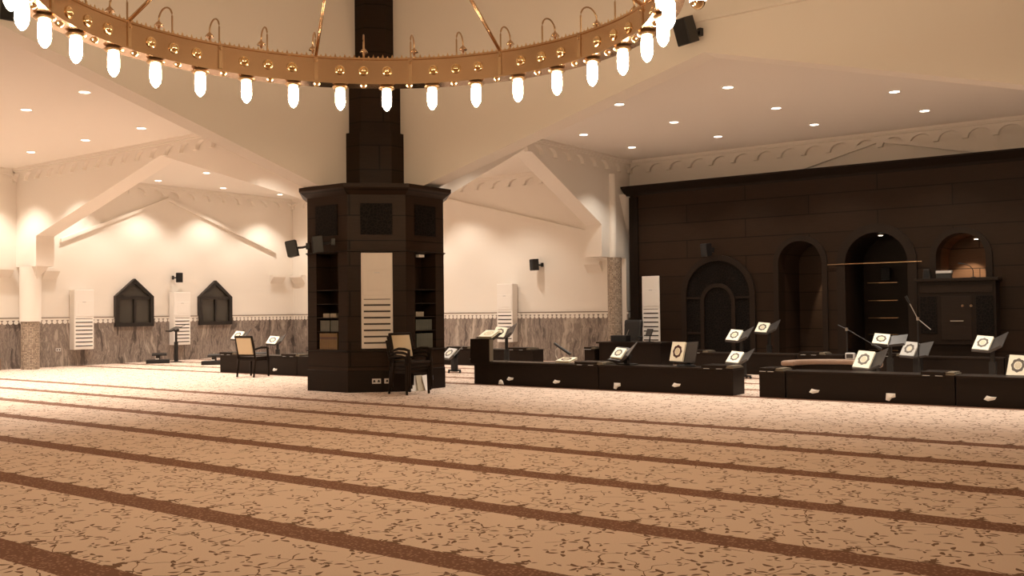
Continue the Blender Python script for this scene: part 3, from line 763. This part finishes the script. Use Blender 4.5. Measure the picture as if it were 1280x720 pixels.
# ------------------------------------------------------------------ low bench units
def bench(label, x0, x1, y, h=.46, d=.48, lid=None, tall=None, group='low dark benches', cabinet_only=False):
    """lid: list of (x0, x1) raised storage lids; tall: (x0, x1, h) upright end box"""
    t = thing('low_bench', label, 'bench', ((x0+x1)/2, y, 0), 0, group); ox = (x0+x1)/2
    a, b = x0-ox, x1-ox
    MB().box((a+.003, 0, 0), (b-.003, d, h-.03)).build('body', woodp, t, bevel=.006)
    MB().box((a+.003, -.012, h-.03), (b-.003, d+.01, h)).build('bench_top', woodl, t, bevel=.006)
    for l0, l1 in lid or []:
        l0 -= ox; l1 -= ox
        li = MB().box((l0, -.035, h+.004), (l1, d-.05, h+.05)).build('lid', woodp, t, bevel=.006)
        MB().box((l1, -.01, h+.003), (l1+.13, d-.08, h+.022)).box((l1, .0, h+.026), (l1+.11, d-.09, h+.043)).build('page_stack', pages_dim, li)
        for fx in (.22, .74):
            x = l0 + (l1-l0)*fx
            MB().box((x-.05, -.04, h-.012), (x+.05, -.012, h-.004)).build('hinge', plate, li)
    if tall:
        l0, l1, hh = tall[0]-ox, tall[1]-ox, tall[2]
        MB().box((l0, -.02, .40), (l1, .11, hh)).build('end_box', woodp, t, bevel=.006)
        MB().box((l1, -.01, h+.01), (l1+.010, .10, hh-.01)).build('box_edge', pages_dim, t)
        MB().obox(Matrix.Translation(((l0+l1)/2, .25, hh+.035)) @ Matrix.Rotation(R(24), 4, 'X'), (l1-l0, .34, .022)).build('lectern_top', woodp, t, bevel=.004)
        MB().box(((l0+l1)/2-.05, .20, h-.03), ((l0+l1)/2+.05, .28, hh)).build('lectern_post', woodp, t)
    return t
YB = 15.1
bench('dark low bench with a lid, behind the cream backed armchair at left', -20.24, -17.39, YB, .45, lid=[(-20.22, -19.75), (-17.9, -17.42)])
bench('dark low bench half hidden behind the pillar', -17.38, -13.9, YB, .45)
bench('dark low bench with the tall end box right of the pillar', -12.12, -9.23, YB, .45, lid=[(-9.72, -9.25)], tall=(-12.2, -11.72, .90))
bench('dark low bench carrying the upright ivory book, ending at the gap', -9.22, -6.62, YB, .45, lid=[(-7.18, -6.74)])
bench('narrow dark lidded box right of the gap', -6.17, -5.73, YB, .43, lid=[(-6.15, -5.89)])
bench('long dark low bench in front of the tan curved seat', -5.72, -3.20, YB, .44, lid=[(-3.66, -3.32)])
bench('dark low bench cut by the right edge of the picture', -3.19, -.1, YB, .44)
Y2 = 20.15
bench('dark low bench of the second row, seen between pillar and end box', -18.4, -14.25, Y2, .45, lid=[(-17.1, -16.4), (-15.05, -14.45)], group='low dark benches of the second row')
bench('short dark lidded box in the second row, left of the desk', -13.05, -12.75, Y2+.55, .47, d=.4, lid=[(-13.04, -12.84)], group='low dark benches of the second row')
bench('dark low bench of the second row, under the blind carved arch', -10.2, -7.40, Y2, .46, lid=[(-10.0, -9.55)], group='low dark benches of the second row')
bench('dark second row bench with a pale striped box end, before the left niche', -7.39, -6.40, Y2, .46, lid=[(-7.33, -6.90)], group='low dark benches of the second row')
bench('dark low bench of the second row, before the middle niche', -6.39, -3.40, Y2, .46, lid=[(-6.1, -5.35)], group='low dark benches of the second row')
bench('dark low bench of the second row, last toward the right edge', -3.39, -.6, Y2, .46, lid=[(-3.37, -2.9)], group='low dark benches of the second row')

# ------------------------------------------------------------------ books with a medallion, and reading stands
def oval(mb, rx, ry, r0, z, h, n=28, wob=.0):
    vs = []; fs = []
    for k in range(n):
        a = 2*PI*k/n; s = 1 + wob*math.cos(8*a)
        c0, s0 = math.cos(a), math.sin(a)
        vs += [(rx*s*c0, ry*s*s0, z), (rx*s*c0, ry*s*s0, z+h), (rx*r0*c0, ry*r0*s0, z+h), (rx*r0*c0, ry*r0*s0, z)]
    for k in range(n):
        j = (k+1) % n
        fs += [(4*k, 4*j, 4*j+1, 4*k+1), (4*k+1, 4*j+1, 4*j+2, 4*k+2), (4*k+2, 4*j+2, 4*j+3, 4*k+3)]
    mb.add(vs, fs)
def make_quran(label, w, l, mat, mmat, th=.035, name='holy_book'):
    """lies flat, cover up, spine on local -x; centre of the underside at the origin"""
    t = thing(name, label, 'book', group='ornate covered books')
    MB().box((-w/2, -l/2, th-.005), (w/2, l/2, th)).box((-w/2, -l/2, 0), (w/2, l/2, .005)).box((-w/2, -l/2, 0), (-w/2+.005, l/2, th)).build('cover', mat, t, bevel=.002)
    MB().box((-w/2+.006, -l/2+.008, .005), (w/2-.008, l/2-.008, th-.005)).build('page_block', pages, t)
    m_ = MB(); oval(m_, w*.33, l*.33, .62, th, .002, wob=.07); m_.build('medallion', mmat, t)
    m_ = MB(); oval(m_, w*.16, l*.16, .02, th, .0018, wob=.1); m_.build('medallion_centre', medal_c, t)
    return t
def make_stand(label, h, casters=False, name='reading_stand'):
    """h: height of the middle of the sloping boards. Returns the stand and the frame of the left board's face"""
    t = thing(name, label, 'reading stand', group='black reading stands')
    if h > .22:
        if casters:
            MB().box((-.20, -.02, .05), (.20, .02, .075)).box((-.02, -.19, .05), (.02, .19, .075)).build('base', black, t, bevel=.004)
            for x, y in ((-.19, 0), (.19, 0), (0, -.18), (0, .18)):
                MB().lathe([(0, -.015), (.024, -.015), (.026, 0), (.024, .015), (0, .015)], 14, Matrix.Translation((x, y, .026)) @ Matrix.Rotation(PI/2, 4, 'X')).build('caster', black, t, smooth=True)
        else:
            MB().lathe([(0, 0), (.17, 0), (.17, .018), (.06, .035), (0, .04)], 24).build('base', black, t, smooth=True)
        if h > .6:
            MB().box((-.055, -.04, .03), (.055, .04, h*.62)).build('column', black, t, bevel=.006)
            MB().box((-.032, -.025, h*.62), (.032, .025, h-.06)).build('column', black, t, bevel=.005)
        else:
            cy_ = .075 if h < .3 else 0
            MB().box((-.075, cy_-.05, .03), (.075, cy_+.05, h-.06)).build('column', black, t, bevel=.006)
        b0 = h
    else:
        MB().box((-.16, -.10, 0), (.16, .14, .02)).build('base', black, t, bevel=.004)
        MB().box((-.04, -.02, .02), (.04, .05, h-.02)).build('column', black, t, bevel=.004)
    return t
W_, L_ = .30, .36
def boards(t, h, tilt=R(38), va=R(-6), vb=R(28), w=W_, l=L_):
    """two boards in an open V on the stand, sloping down to the reader (local -y)"""
    base = Matrix.Translation((0, 0, h)) @ Matrix.Rotation(tilt, 4, 'X')
    out = []
    for s, ang in ((-1, va), (1, vb)):
        m_ = base @ Matrix.Rotation(-ang if s > 0 else -ang, 4, 'Y') @ Matrix.Translation((s*w/2, 0, 0))
        b = MB().obox(m_, (w-.004, l, .014)).obox(m_ @ Matrix.Translation((0, -l/2-.006, .018)), (w-.02, .012, .05))
        b.build('book_board', board_d, t, bevel=.003)
        out.append(m_)
    MB().obox(base @ Matrix.Translation((0, 0, -.035)), (.16, .10, .05)).build('board_mount', black, t)
    return out
def set_book(bk, st, m_, rz_extra=0.):
    st_m = Matrix.Translation(st.location) @ Euler(st.rotation_euler).to_matrix().to_4x4()
    M_ = st_m @ m_ @ Matrix.Translation((0, 0, .0105)) @ Matrix.Rotation(rz_extra, 4, 'Z')
    bk.location = M_.translation; bk.rotation_euler = M_.to_euler()
def stand_with_book(x, y, z0, h, rz, slabel, blabel=None, casters=False, mat=None, mm=None, tilt=R(38), bw=.27, bl=.34, vb=R(28), va=R(-6)):
    st = make_stand(slabel, h, casters); st.location = (x, y, z0); st.rotation_euler = (0, 0, rz)
    ms = boards(st, h, tilt, va, vb)
    if blabel:
        bk = make_quran(blabel, bw, bl, mat or cover_w, mm or medal); set_book(bk, st, ms[0])
    return st
stand_with_book(-25.75, 17.62, 0, 1.0, R(-5), 'tall black reading stand with empty boards before the second white wall unit', vb=R(12), va=R(-2), tilt=R(24))
stand_with_book(-22.72, 19.0, 0, .62, R(20), 'black reading stand behind the low bench left of the pillar', 'ivory book on the reading stand left of the pillar, over the bench', bw=.30)
stand_with_book(-22.55, 17.6, 0, .80, R(15), 'black reading stand hidden behind the cream backed armchair', 'ivory book just above the top rail of the single armchair')
stand_with_book(-14.72, 17.6, 0, .42, R(-8), 'low black reading stand on wheels just right of the pillar', 'grey covered book on the low wheeled stand beside the pillar', True, cover_g)
stand_with_book(-13.10, 17.5, 0, .93, R(15), 'tall black reading stand behind the tall end box', 'ivory book on the stand behind the tall end box', vb=R(35))
stand_with_book(-8.30, 19.4, 0, .84, R(-4), 'tall black reading stand before the blind carved arch', 'ivory book on the tall stand in front of the blind arch')
stand_with_book(-8.52, 21.5, 0, .96, R(0), 'tall black reading stand left of the left niche', 'ivory book on the stand beside the left niche, highest of all')
stand_with_book(-8.08, 18.9, 0, .40, R(-6), 'low black reading stand on wheels in the gap between benches', 'ivory book on the low wheeled stand in the bench gap', True)
stand_with_book(-5.02, 18.5, 0, .81, R(5), 'tall black reading stand before the middle niche', 'ivory book on the tall stand below the niche shelves', vb=R(8), tilt=R(30))
stand_with_book(-4.78, 19.5, 0, .60, R(-14), 'black reading stand right of the middle niche shelves', 'grey covered book on the stand below the left end of the pulpit', mat=cover_g, tilt=R(48), vb=R(14))
stand_with_book(-4.66, 16.2, 0, .555, R(-14), 'low black reading stand at the right end of the tan curved seat', 'large ivory book at the right end of the tan curved seat', tilt=R(50), bw=.28, bl=.34)
stand_with_book(-3.30, 18.5, 0, .76, R(-12), 'tall black reading stand below the carved pulpit', 'ivory book on the tall stand below the carved pulpit', tilt=R(42), vb=R(30))
stand_with_book(-2.36, 16.0, 0, .53, R(-10), 'black reading stand at the right edge of the picture', 'ivory book cut by the right edge of the picture', tilt=R(60))
stand_with_book(-8.78, 15.34, .453, .17, R(-10), 'small black book rest on the bench under the desk', 'small ivory book on the bench in front of the desk', tilt=R(42), bw=.23, bl=.24, vb=R(34))
stand_with_book(-7.60, 15.36, .453, .24, R(-14), 'black book rest on the bench below the blind arch', 'large ivory book with maroon medallion standing upright on the bench', tilt=R(74), bw=.28, bl=.345, mm=medal_r, va=R(-3), vb=R(12))
b = make_quran('grey-white book lying tilted on the bench below the marble wall', .34, .26, cover_w, medal_r); b.location = (-10.08, 15.36, .492); b.rotation_euler = (R(14), 0, R(-6))
b = make_quran('thick ivory book lying sloped on top of the tall end box', .34, .30, cover_w, medal_c, th=.04); b.location = (-11.94, 15.378, .968); b.rotation_euler = (R(24), 0, 0)
# low floor desks by the window wall
def low_desk(x, y, rz, label):
    t = thing('low_floor_desk', label, 'floor desk', (x, y, 0), rz, 'low black floor desks by the window wall')
    MB().box((-.33, -.22, 0), (.33, .22, .11)).build('base', black, t, bevel=.01)
    MB().box((-.06, -.06, .11), (.06, .06, .24)).build('column', black, t, bevel=.005)
    MB().obox(Matrix.Translation((.04, 0, .265)) @ Matrix.Rotation(R(6), 4, 'X'), (.42, .30, .05)).build('desk_top', black, t, bevel=.008)
    MB().obox(Matrix.Translation((-.02, -.10, .135)) @ Matrix.Rotation(.4, 4, 'Z'), (.09, .05, .03)).build('label_tag', paper, t)
low_desk(-25.75, 17.0, R(55), 'low black floor desk left of the tall empty stand')
low_desk(-23.45, 17.3, R(45), 'low black floor desk left of the single armchair')
low_desk(-23.2, 18.7, R(35), 'low black floor desk behind the bench left of the pillar')

# ------------------------------------------------------------------ armchairs
def make_chair(label, name='armchair'):
    """faces local +y; width .54, seat .44"""
    t = thing(name, label, 'chair', group='dark armchairs with cream backs')
    ch_m = woodp
    for sx in (-1, 1):
        MB().tube([(sx*.24, -.27, 0), (sx*.24, -.22, .42), (sx*.235, -.27, .70), (sx*.23, -.33, .92)], [.022, .029, .028, .024], 8).build('leg', ch_m, t, smooth=True)
        MB().tube([(sx*.255, .23, 0), (sx*.25, .22, .44), (sx*.25, .20, .64)], [.022, .029, .026], 8).build('leg', ch_m, t, smooth=True)
        MB().tube([(sx*.24, -.265, .63), (sx*.265, -.05, .675), (sx*.27, .12, .67), (sx*.255, .23, .645)], [.02, .026, .026, .02], 8).build('armrest', ch_m, t, smooth=True)
    MB().box((-.235, -.24, .37), (.235, .22, .415)).build('seat_frame', ch_m, t, bevel=.006)
    MB().box((-.225, -.21, .415), (.225, .235, .465)).build('seat_cushion', woodl, t, bevel=.018)
    k = Matrix.Translation((0, -.285, .715)) @ Matrix.Rotation(R(14), 4, 'X')
    MB().obox(k, (.42, .045, .40)).build('backrest', cream, t, bevel=.015)
    MB().obox(k @ Matrix.Translation((0, 0, .215)), (.50, .05, .05)).build('back_rail', ch_m, t, bevel=.012)
    MB().obox(k @ Matrix.Translation((0, 0, -.215)), (.44, .04, .035)).build('lower_rail', ch_m, t, bevel=.008)
    return t
c1 = make_chair('single dark armchair with a cream back before the left bench'); c1.location = (-18.10, 14.42, 0); c1.rotation_euler = (0, 0, R(12))
zs = ('lowest of the three stacked armchairs beside the pillar', 'middle of the three stacked armchairs beside the pillar', 'topmost stacked armchair beside the pillar, its cream back in view')
for i in range(3):
    dup(c1, (-11.70 + .040*i, 12.74 - .004*i, .065*i), R(-97), zs[i], 'stacked armchairs beside the pillar')
# papers leaning against the pillar under the chairs
pp = thing('paper_bundle', 'bundle of pale papers leaning on the pillar under the stacked chairs', 'papers', (-11.98, 13.32, 0), R(-8))
for i in range(3):
    MB().obox(Matrix.Translation((.02+.03*i, -.16+.13*i, .145)) @ Matrix.Rotation(R(-12 - 3*i), 4, 'Y') @ Matrix.Rotation(R(4*i - 4), 4, 'X'), (.012, .15, .29)).build('paper_sheet', paper if i != 1 else pages, pp)

# ------------------------------------------------------------------ desk with office chair
dk = thing('desk', 'dark panelled desk at the left end of the tall panelling', 'desk', (-11.82, 20.8, 0))
MB().box((-.86, 0, 0), (.86, .04, .61)).box((-.86, .04, 0), (-.82, .65, .61)).box((.82, .04, 0), (.86, .65, .61)).build('desk_panel', woodp, dk, bevel=.004)
MB().box((-.92, -.05, .61), (.92, .72, .65)).build('desk_top', woodp, dk, bevel=.006)
oc = thing('office_chair', 'black padded office chair behind the dark desk', 'chair', (-12.48, 21.95, 0), R(185))
for k in range(5):
    a = 2*PI*k/5
    lg = MB().tube([(0, 0, .10), (.30*math.cos(a), .30*math.sin(a), .07)], [.028, .018], 8).build('leg', black, oc)
    MB().lathe([(0, -.02), (.03, -.02), (.03, .02), (0, .02)], 12, Matrix.Translation((.30*math.cos(a), .30*math.sin(a), .031)) @ Matrix.Rotation(PI/2, 4, 'X')).build('caster', black, lg)
MB().tube([(0, 0, .08), (0, 0, .46)], .03, 12).build('gas_post', black, oc)
MB().box((-.25, -.25, .46), (.25, .25, .56)).build('seat', black, oc, bevel=.04)
MB().obox(Matrix.Translation((0, -.27, .86)) @ Matrix.Rotation(R(8), 4, 'X'), (.48, .10, .58)).build('backrest', black, oc, bevel=.045)
MB().obox(Matrix.Translation((0, -.33, 1.07)) @ Matrix.Rotation(R(8), 4, 'X'), (.50, .15, .22)).build('headrest', black, oc, bevel=.05)
for s in (-1, 1): MB().tube([(s*.27, -.20, .56), (s*.30, -.18, .74), (s*.30, .14, .74), (s*.27, .10, .54)], .022, 8).build('armrest', black, oc)
eq = thing('amplifier', 'black equipment box on the left of the desk', 'equipment', (-12.20, 21.05, .65), R(6))
MB().box((-.21, -.14, 0.004), (.21, .14, .16)).build('case', black, eq, bevel=.006)
MB().box((-.19, -.146, .02), (.19, -.14, .14)).build('front_panel', blackfab, eq)
MB().tube([(.16, .02, .16), (.20, .0, .24), (.24, -.03, .30)], .008, 6).build('cable', steel, eq)
mo = thing('desk_monitor', 'small black angled screen on the right of the desk', 'screen', (-11.36, 21.0, .65), R(-30))
MB().box((-.09, -.07, .004), (.09, .07, .02)).build('foot', black, mo, bevel=.003)
MB().tube([(0, 0, .02), (.0, .02, .16)], .016, 8).build('neck', black, mo)
MB().obox(Matrix.Translation((0, .0, .24)) @ Matrix.Rotation(R(-20), 4, 'X'), (.26, .025, .17)).build('screen', black, mo, bevel=.006)
# small desk lamp arm by the tilted book on the bench
gm = thing('gooseneck_microphone', 'small black gooseneck microphone behind the tilted book on the bench', 'microphone', (-10.36, 15.50, .45))
MB().lathe([(0, 0.002), (.05, .002), (.045, .02), (0, .025)], 16).build('foot', black, gm, smooth=True)
MB().tube([(0, 0, .02), (-.06, .0, .12), (-.06, 0, .24), (.02, 0, .31)], .010, 8).build('neck', steel, gm)
MB().tube([(-.09, 0, .36), (.30, -.04, .16)], [.022, .03], 10).build('microphone', black, gm)

# ------------------------------------------------------------------ tan curved seat, small device, microphones
cs = thing('curved_seat', 'low tan curved backrest behind the long bench', 'seat', (-5.62, 17.0, 0))
def arc_strip(mb, r0, r1, z0, z1, a0, a1, n=28):
    vs = []; fs = []
    for k in range(n+1):
        a = a0 + (a1-a0)*k/n; c0, s0 = math.cos(a), math.sin(a)
        vs += [(r0*c0, r0*s0, z0), (r1*c0, r1*s0, z0), (r1*c0, r1*s0, z1), (r0*c0, r0*s0, z1)]
    for k in range(n):
        b = 4*k
        fs += [(b, b+4, b+5, b+1), (b+1, b+5, b+6, b+2), (b+2, b+6, b+7, b+3), (b+3, b+7, b+4, b)]
    fs += [(0, 1, 2, 3), (4*n+3, 4*n+2, 4*n+1, 4*n)]
    mb.add(vs, fs)
m_ = MB(); arc_strip(m_, .62, .86, .41, .50, R(-12), R(192)); m_.build('padded_rim', tan, cs, bevel=.03)
m_ = MB(); arc_strip(m_, .66, .82, 0, .42, R(-10), R(190)); m_.build('shell', woodp, cs)
dv = thing('desk_clock', 'small grey box shaped device on the tan curved seat', 'clock', (-5.52, 17.78, .50))
MB().box((-.08, -.05, .002), (.08, .05, .12)).build('case', plate, dv, bevel=.012)
MB().box((-.06, -.054, .025), (.06, -.05, .10)).build('display', board_d, dv)
def mic_stand(x, y, label, top, boom, light=False):
    t = thing('microphone_stand', label, 'microphone stand', (x, y, 0), group='microphone stands')
    MB().lathe([(0, 0), (.15, 0), (.15, .015), (.03, .035), (0, .035)], 24).build('base', black, t, smooth=True)
    MB().tube([(0, 0, .03), (0, 0, top)], .013, 8).build('pole', black, t)
    MB().tube(boom, .008, 8).build('boom', steel if light else black, t)
    e = Vector(boom[-1]); d = (Vector(boom[-1]) - Vector(boom[-2])).normalized()
    MB().tube([e, e + d*.05, e + d*.16], [.012, .022, .026], 10).build('microphone', black, t)
    MB().lathe([(0, -.03), (.026, -.03), (.026, .03), (0, .03)], 12, Matrix.Translation((0, 0, top))).build('clutch', steel, t)
    return t
mic_stand(-5.66, 18.05, 'microphone stand with low boom rising from the tan curved seat', 1.04, [(-.16, 0, 1.12), (0, 0, 1.04), (.46, .05, .76)])
MBm = mic_stand(-4.62, 18.9, 'microphone stand with a raised thin boom before the middle niche', 1.22, [(.22, .02, 1.02), (0, 0, 1.22), (-.13, -.02, 1.50)], True)

# ------------------------------------------------------------------ carved pulpit balcony below the third niche
pu = thing('pulpit', 'dark carved pulpit balcony below the right niche', 'pulpit', (-4.68, YP-.001, 0))
MB().box((-.78, -.42, .62), (.78, 0, 1.98)).build('balcony_box', woodp, pu, bevel=.008)
MB().box((-.84, -.48, 1.98), (.84, 0, 2.05)).build('balcony_rail', woodl, pu, bevel=.01)
MB().box((-.72, -.435, 1.74), (.72, -.42, 1.90)).build('frieze_panel', woodl, pu, bevel=.004)
for x in (-.56, .56): MB().box((x-.17, -.435, .85), (x+.17, -.42, 1.66)).build('carved_panel', carved, pu, bevel=.004)
MB().box((-.30, -.435, .72), (.30, -.42, 1.66)).build('door', woodl, pu, bevel=.004)
MB().box((-.12, -.455, 1.12), (.14, -.435, 1.135)).build('handle', steel, pu)
for s in (-.06, .08): MB().lathe([(0, 0), (.03, 0), (.02, .03), (0, .035)], 12, Matrix.Translation((.20+s*1.2, -.435, 1.45)) @ Matrix.Rotation(PI/2, 4, 'X')).build('knob', brassd, pu)
MB().prism([(-.78, .62), (.78, .62), (.55, .30), (-.55, .30)], (0, 0, 0), (1,0,0), (0,0,1), (0,-.30,0)).build('bracket', woodp, pu)
MB().box((-.5, -.26, 0), (.5, 0, .30)).build('foot', woodp, pu)
bx_ = thing('tray_box', 'small white topped box on the pulpit rail', 'box', (-4.95, YP-.22, 2.05), R(4))
MB().box((-.15, -.09, .003), (.15, .09, .11)).build('case', black, bx_, bevel=.005)
MB().box((-.16, -.10, .11), (.16, .10, .17)).build('lid', plate, bx_, bevel=.006)
g2 = thing('gooseneck_microphone', 'thin gooseneck microphone on the pulpit before the lit niche', 'microphone', (-4.38, YP-.18, 2.05))
MB().lathe([(0, .002), (.05, .002), (.045, .02), (0, .022)], 16).build('foot', black, g2, smooth=True)
MB().tube([(0, 0, .02), (.0, 0, .16), (-.05, -.01, .25), (-.15, -.03, .30)], .008, 8).build('neck', black, g2)
MB().tube([(-.15, -.03, .30), (-.28, -.06, .32)], [.012, .018], 8).build('microphone', black, g2)
sb = thing('small_speaker', 'small dark object at the left end of the pulpit rail', 'speaker', (-5.30, YP-.25, 2.05))
MB().prism([(-.08, .003), (.08, .003), (.06, .22), (-.06, .22)], (0, -.06, 0), (1,0,0), (0,0,1), (0,.12,0)).build('case', black, sb, bevel=.006)
MB().box((-.05, -.066, .03), (.05, -.06, .18)).build('grille', blackfab, sb)

# ------------------------------------------------------------------ torn scraps on the bench fronts
def scrap(x, z, pts, label, y=YB-.004, curl=.012):
    pts = [(a*.8, b*.8) for a, b in pts]; t = MB(); n = len(pts); vs = [(a, -curl*(1+math.sin(i*2.1))*.5 - .004, b) for i, (a, b) in enumerate(pts)] + [(a, -curl*(1+math.sin(i*2.1))*.5, b) for i, (a, b) in enumerate(pts)]
    cx_ = sum(p[0] for p in pts)/n; cz_ = sum(p[1] for p in pts)/n
    vs += [(cx_, -.010 - curl, cz_), (cx_, -.004 - curl, cz_)]
    fs = [(i, (i+1) % n, 2*n) for i in range(n)] + [(n+(i+1) % n, n+i, 2*n+1) for i in range(n)] + [(i, n+i, n+(i+1) % n, (i+1) % n) for i in range(n)]
    o = t.add(vs, fs).build('paper_scrap', paper, loc=(x, y, z)); tag(o, label, 'paper', 'white paper scraps along the benches')
A_ = [(-.07, -.05), (.03, -.055), (.08, -.02), (.05, .03), (-.02, .055), (-.06, .02)]
B_ = [(-.10, -.02), (-.03, -.045), (.08, -.02), (.11, .03), (.02, .035), (-.05, .05)]
C_ = [(-.09, -.07), (-.02, -.085), (.02, -.03), (.09, -.01), (.09, .06), (-.08, .06)]
scrap(-11.44, .058, [(-.08, -.05), (.09, -.05), (.05, .03), (0, .07), (-.05, .04)], 'white scrap on the floor at the foot of the tall end box bench')
scrap(-11.22, .13, B_, 'white scrap stuck on the bench front right of the tall end box')
scrap(-10.14, .11, B_, 'white scrap on the bench front below the tilted book')
scrap(-8.83, .09, C_, 'torn white scrap hanging below the small ivory book')
scrap(-7.66, .14, B_, 'white scrap on the bench front below the upright book')
scrap(-5.26, .13, B_, 'white scrap low on the bench front below the tan curved seat')
scrap(-4.10, .10, C_, 'torn pale scrap at the bottom edge of the long bench')
scrap(-2.74, .13, B_, 'white scrap on the bench front nearest the right edge')
scrap(-18.15, .12, B_, 'white scrap on the bench front right of the single armchair')
scrap(-16.2, .12, [(-.12, .08), (.12, .08), (.06, -.05), (-.02, -.07), (-.07, -.03)], 'white scrap on the second row bench beside the pillar', Y2-.004)
tb = thing('cardboard_box', 'tan box at the left edge by the marble', 'box', (-26.70, 12.62, 0), R(10))
MB().box((-.16, -.14, 0), (.16, .14, .28)).build('carton', tan, tb, bevel=.004)
MB().box((-.165, -.145, .28), (.165, .145, .31)).build('lid', tan, tb, bevel=.004)

# ------------------------------------------------------------------ world, camera, view
wd = bpy.data.worlds.new('world'); scn.world = wd; wd.use_nodes = True
wd.node_tree.nodes['Background'].inputs['Color'].default_value = (1, .8, .6, 1)
wd.node_tree.nodes['Background'].inputs['Strength'].default_value = .0
cam = bpy.data.cameras.new('camera'); co = bpy.data.objects.new('camera', cam); COL.objects.link(co)
cam.sensor_width = 36; cam.lens = 36*1209.4/1280; cam.clip_start = .05; cam.clip_end = 200
yaw, pitch, roll = .63631, .023567, -.011057
fw = Vector((-math.sin(yaw), math.cos(yaw), 0)); rt = Vector((math.cos(yaw), math.sin(yaw), 0)); up = Vector((0, 0, 1))
fw2 = fw*math.cos(pitch) + up*math.sin(pitch); up2 = up*math.cos(pitch) - fw*math.sin(pitch)
rt3 = rt*math.cos(roll) + up2*math.sin(roll); up3 = up2*math.cos(roll) - rt*math.sin(roll)
co.matrix_world = Matrix(((rt3.x, up3.x, -fw2.x, 0), (rt3.y, up3.y, -fw2.y, 0), (rt3.z, up3.z, -fw2.z, 1.45), (0, 0, 0, 1)))
scn.camera = co
vs_ = scn.view_settings
vs_.view_transform = 'Standard'; vs_.look = 'None'; vs_.gamma = 1; vs_.use_curve_mapping = False; vs_.exposure = .12
scn.cycles.max_bounces = 8; scn.cycles.diffuse_bounces = 5; scn.cycles.glossy_bounces = 3
scn.cycles.sample_clamp_indirect = 4.
scn.cycles.use_denoising = True
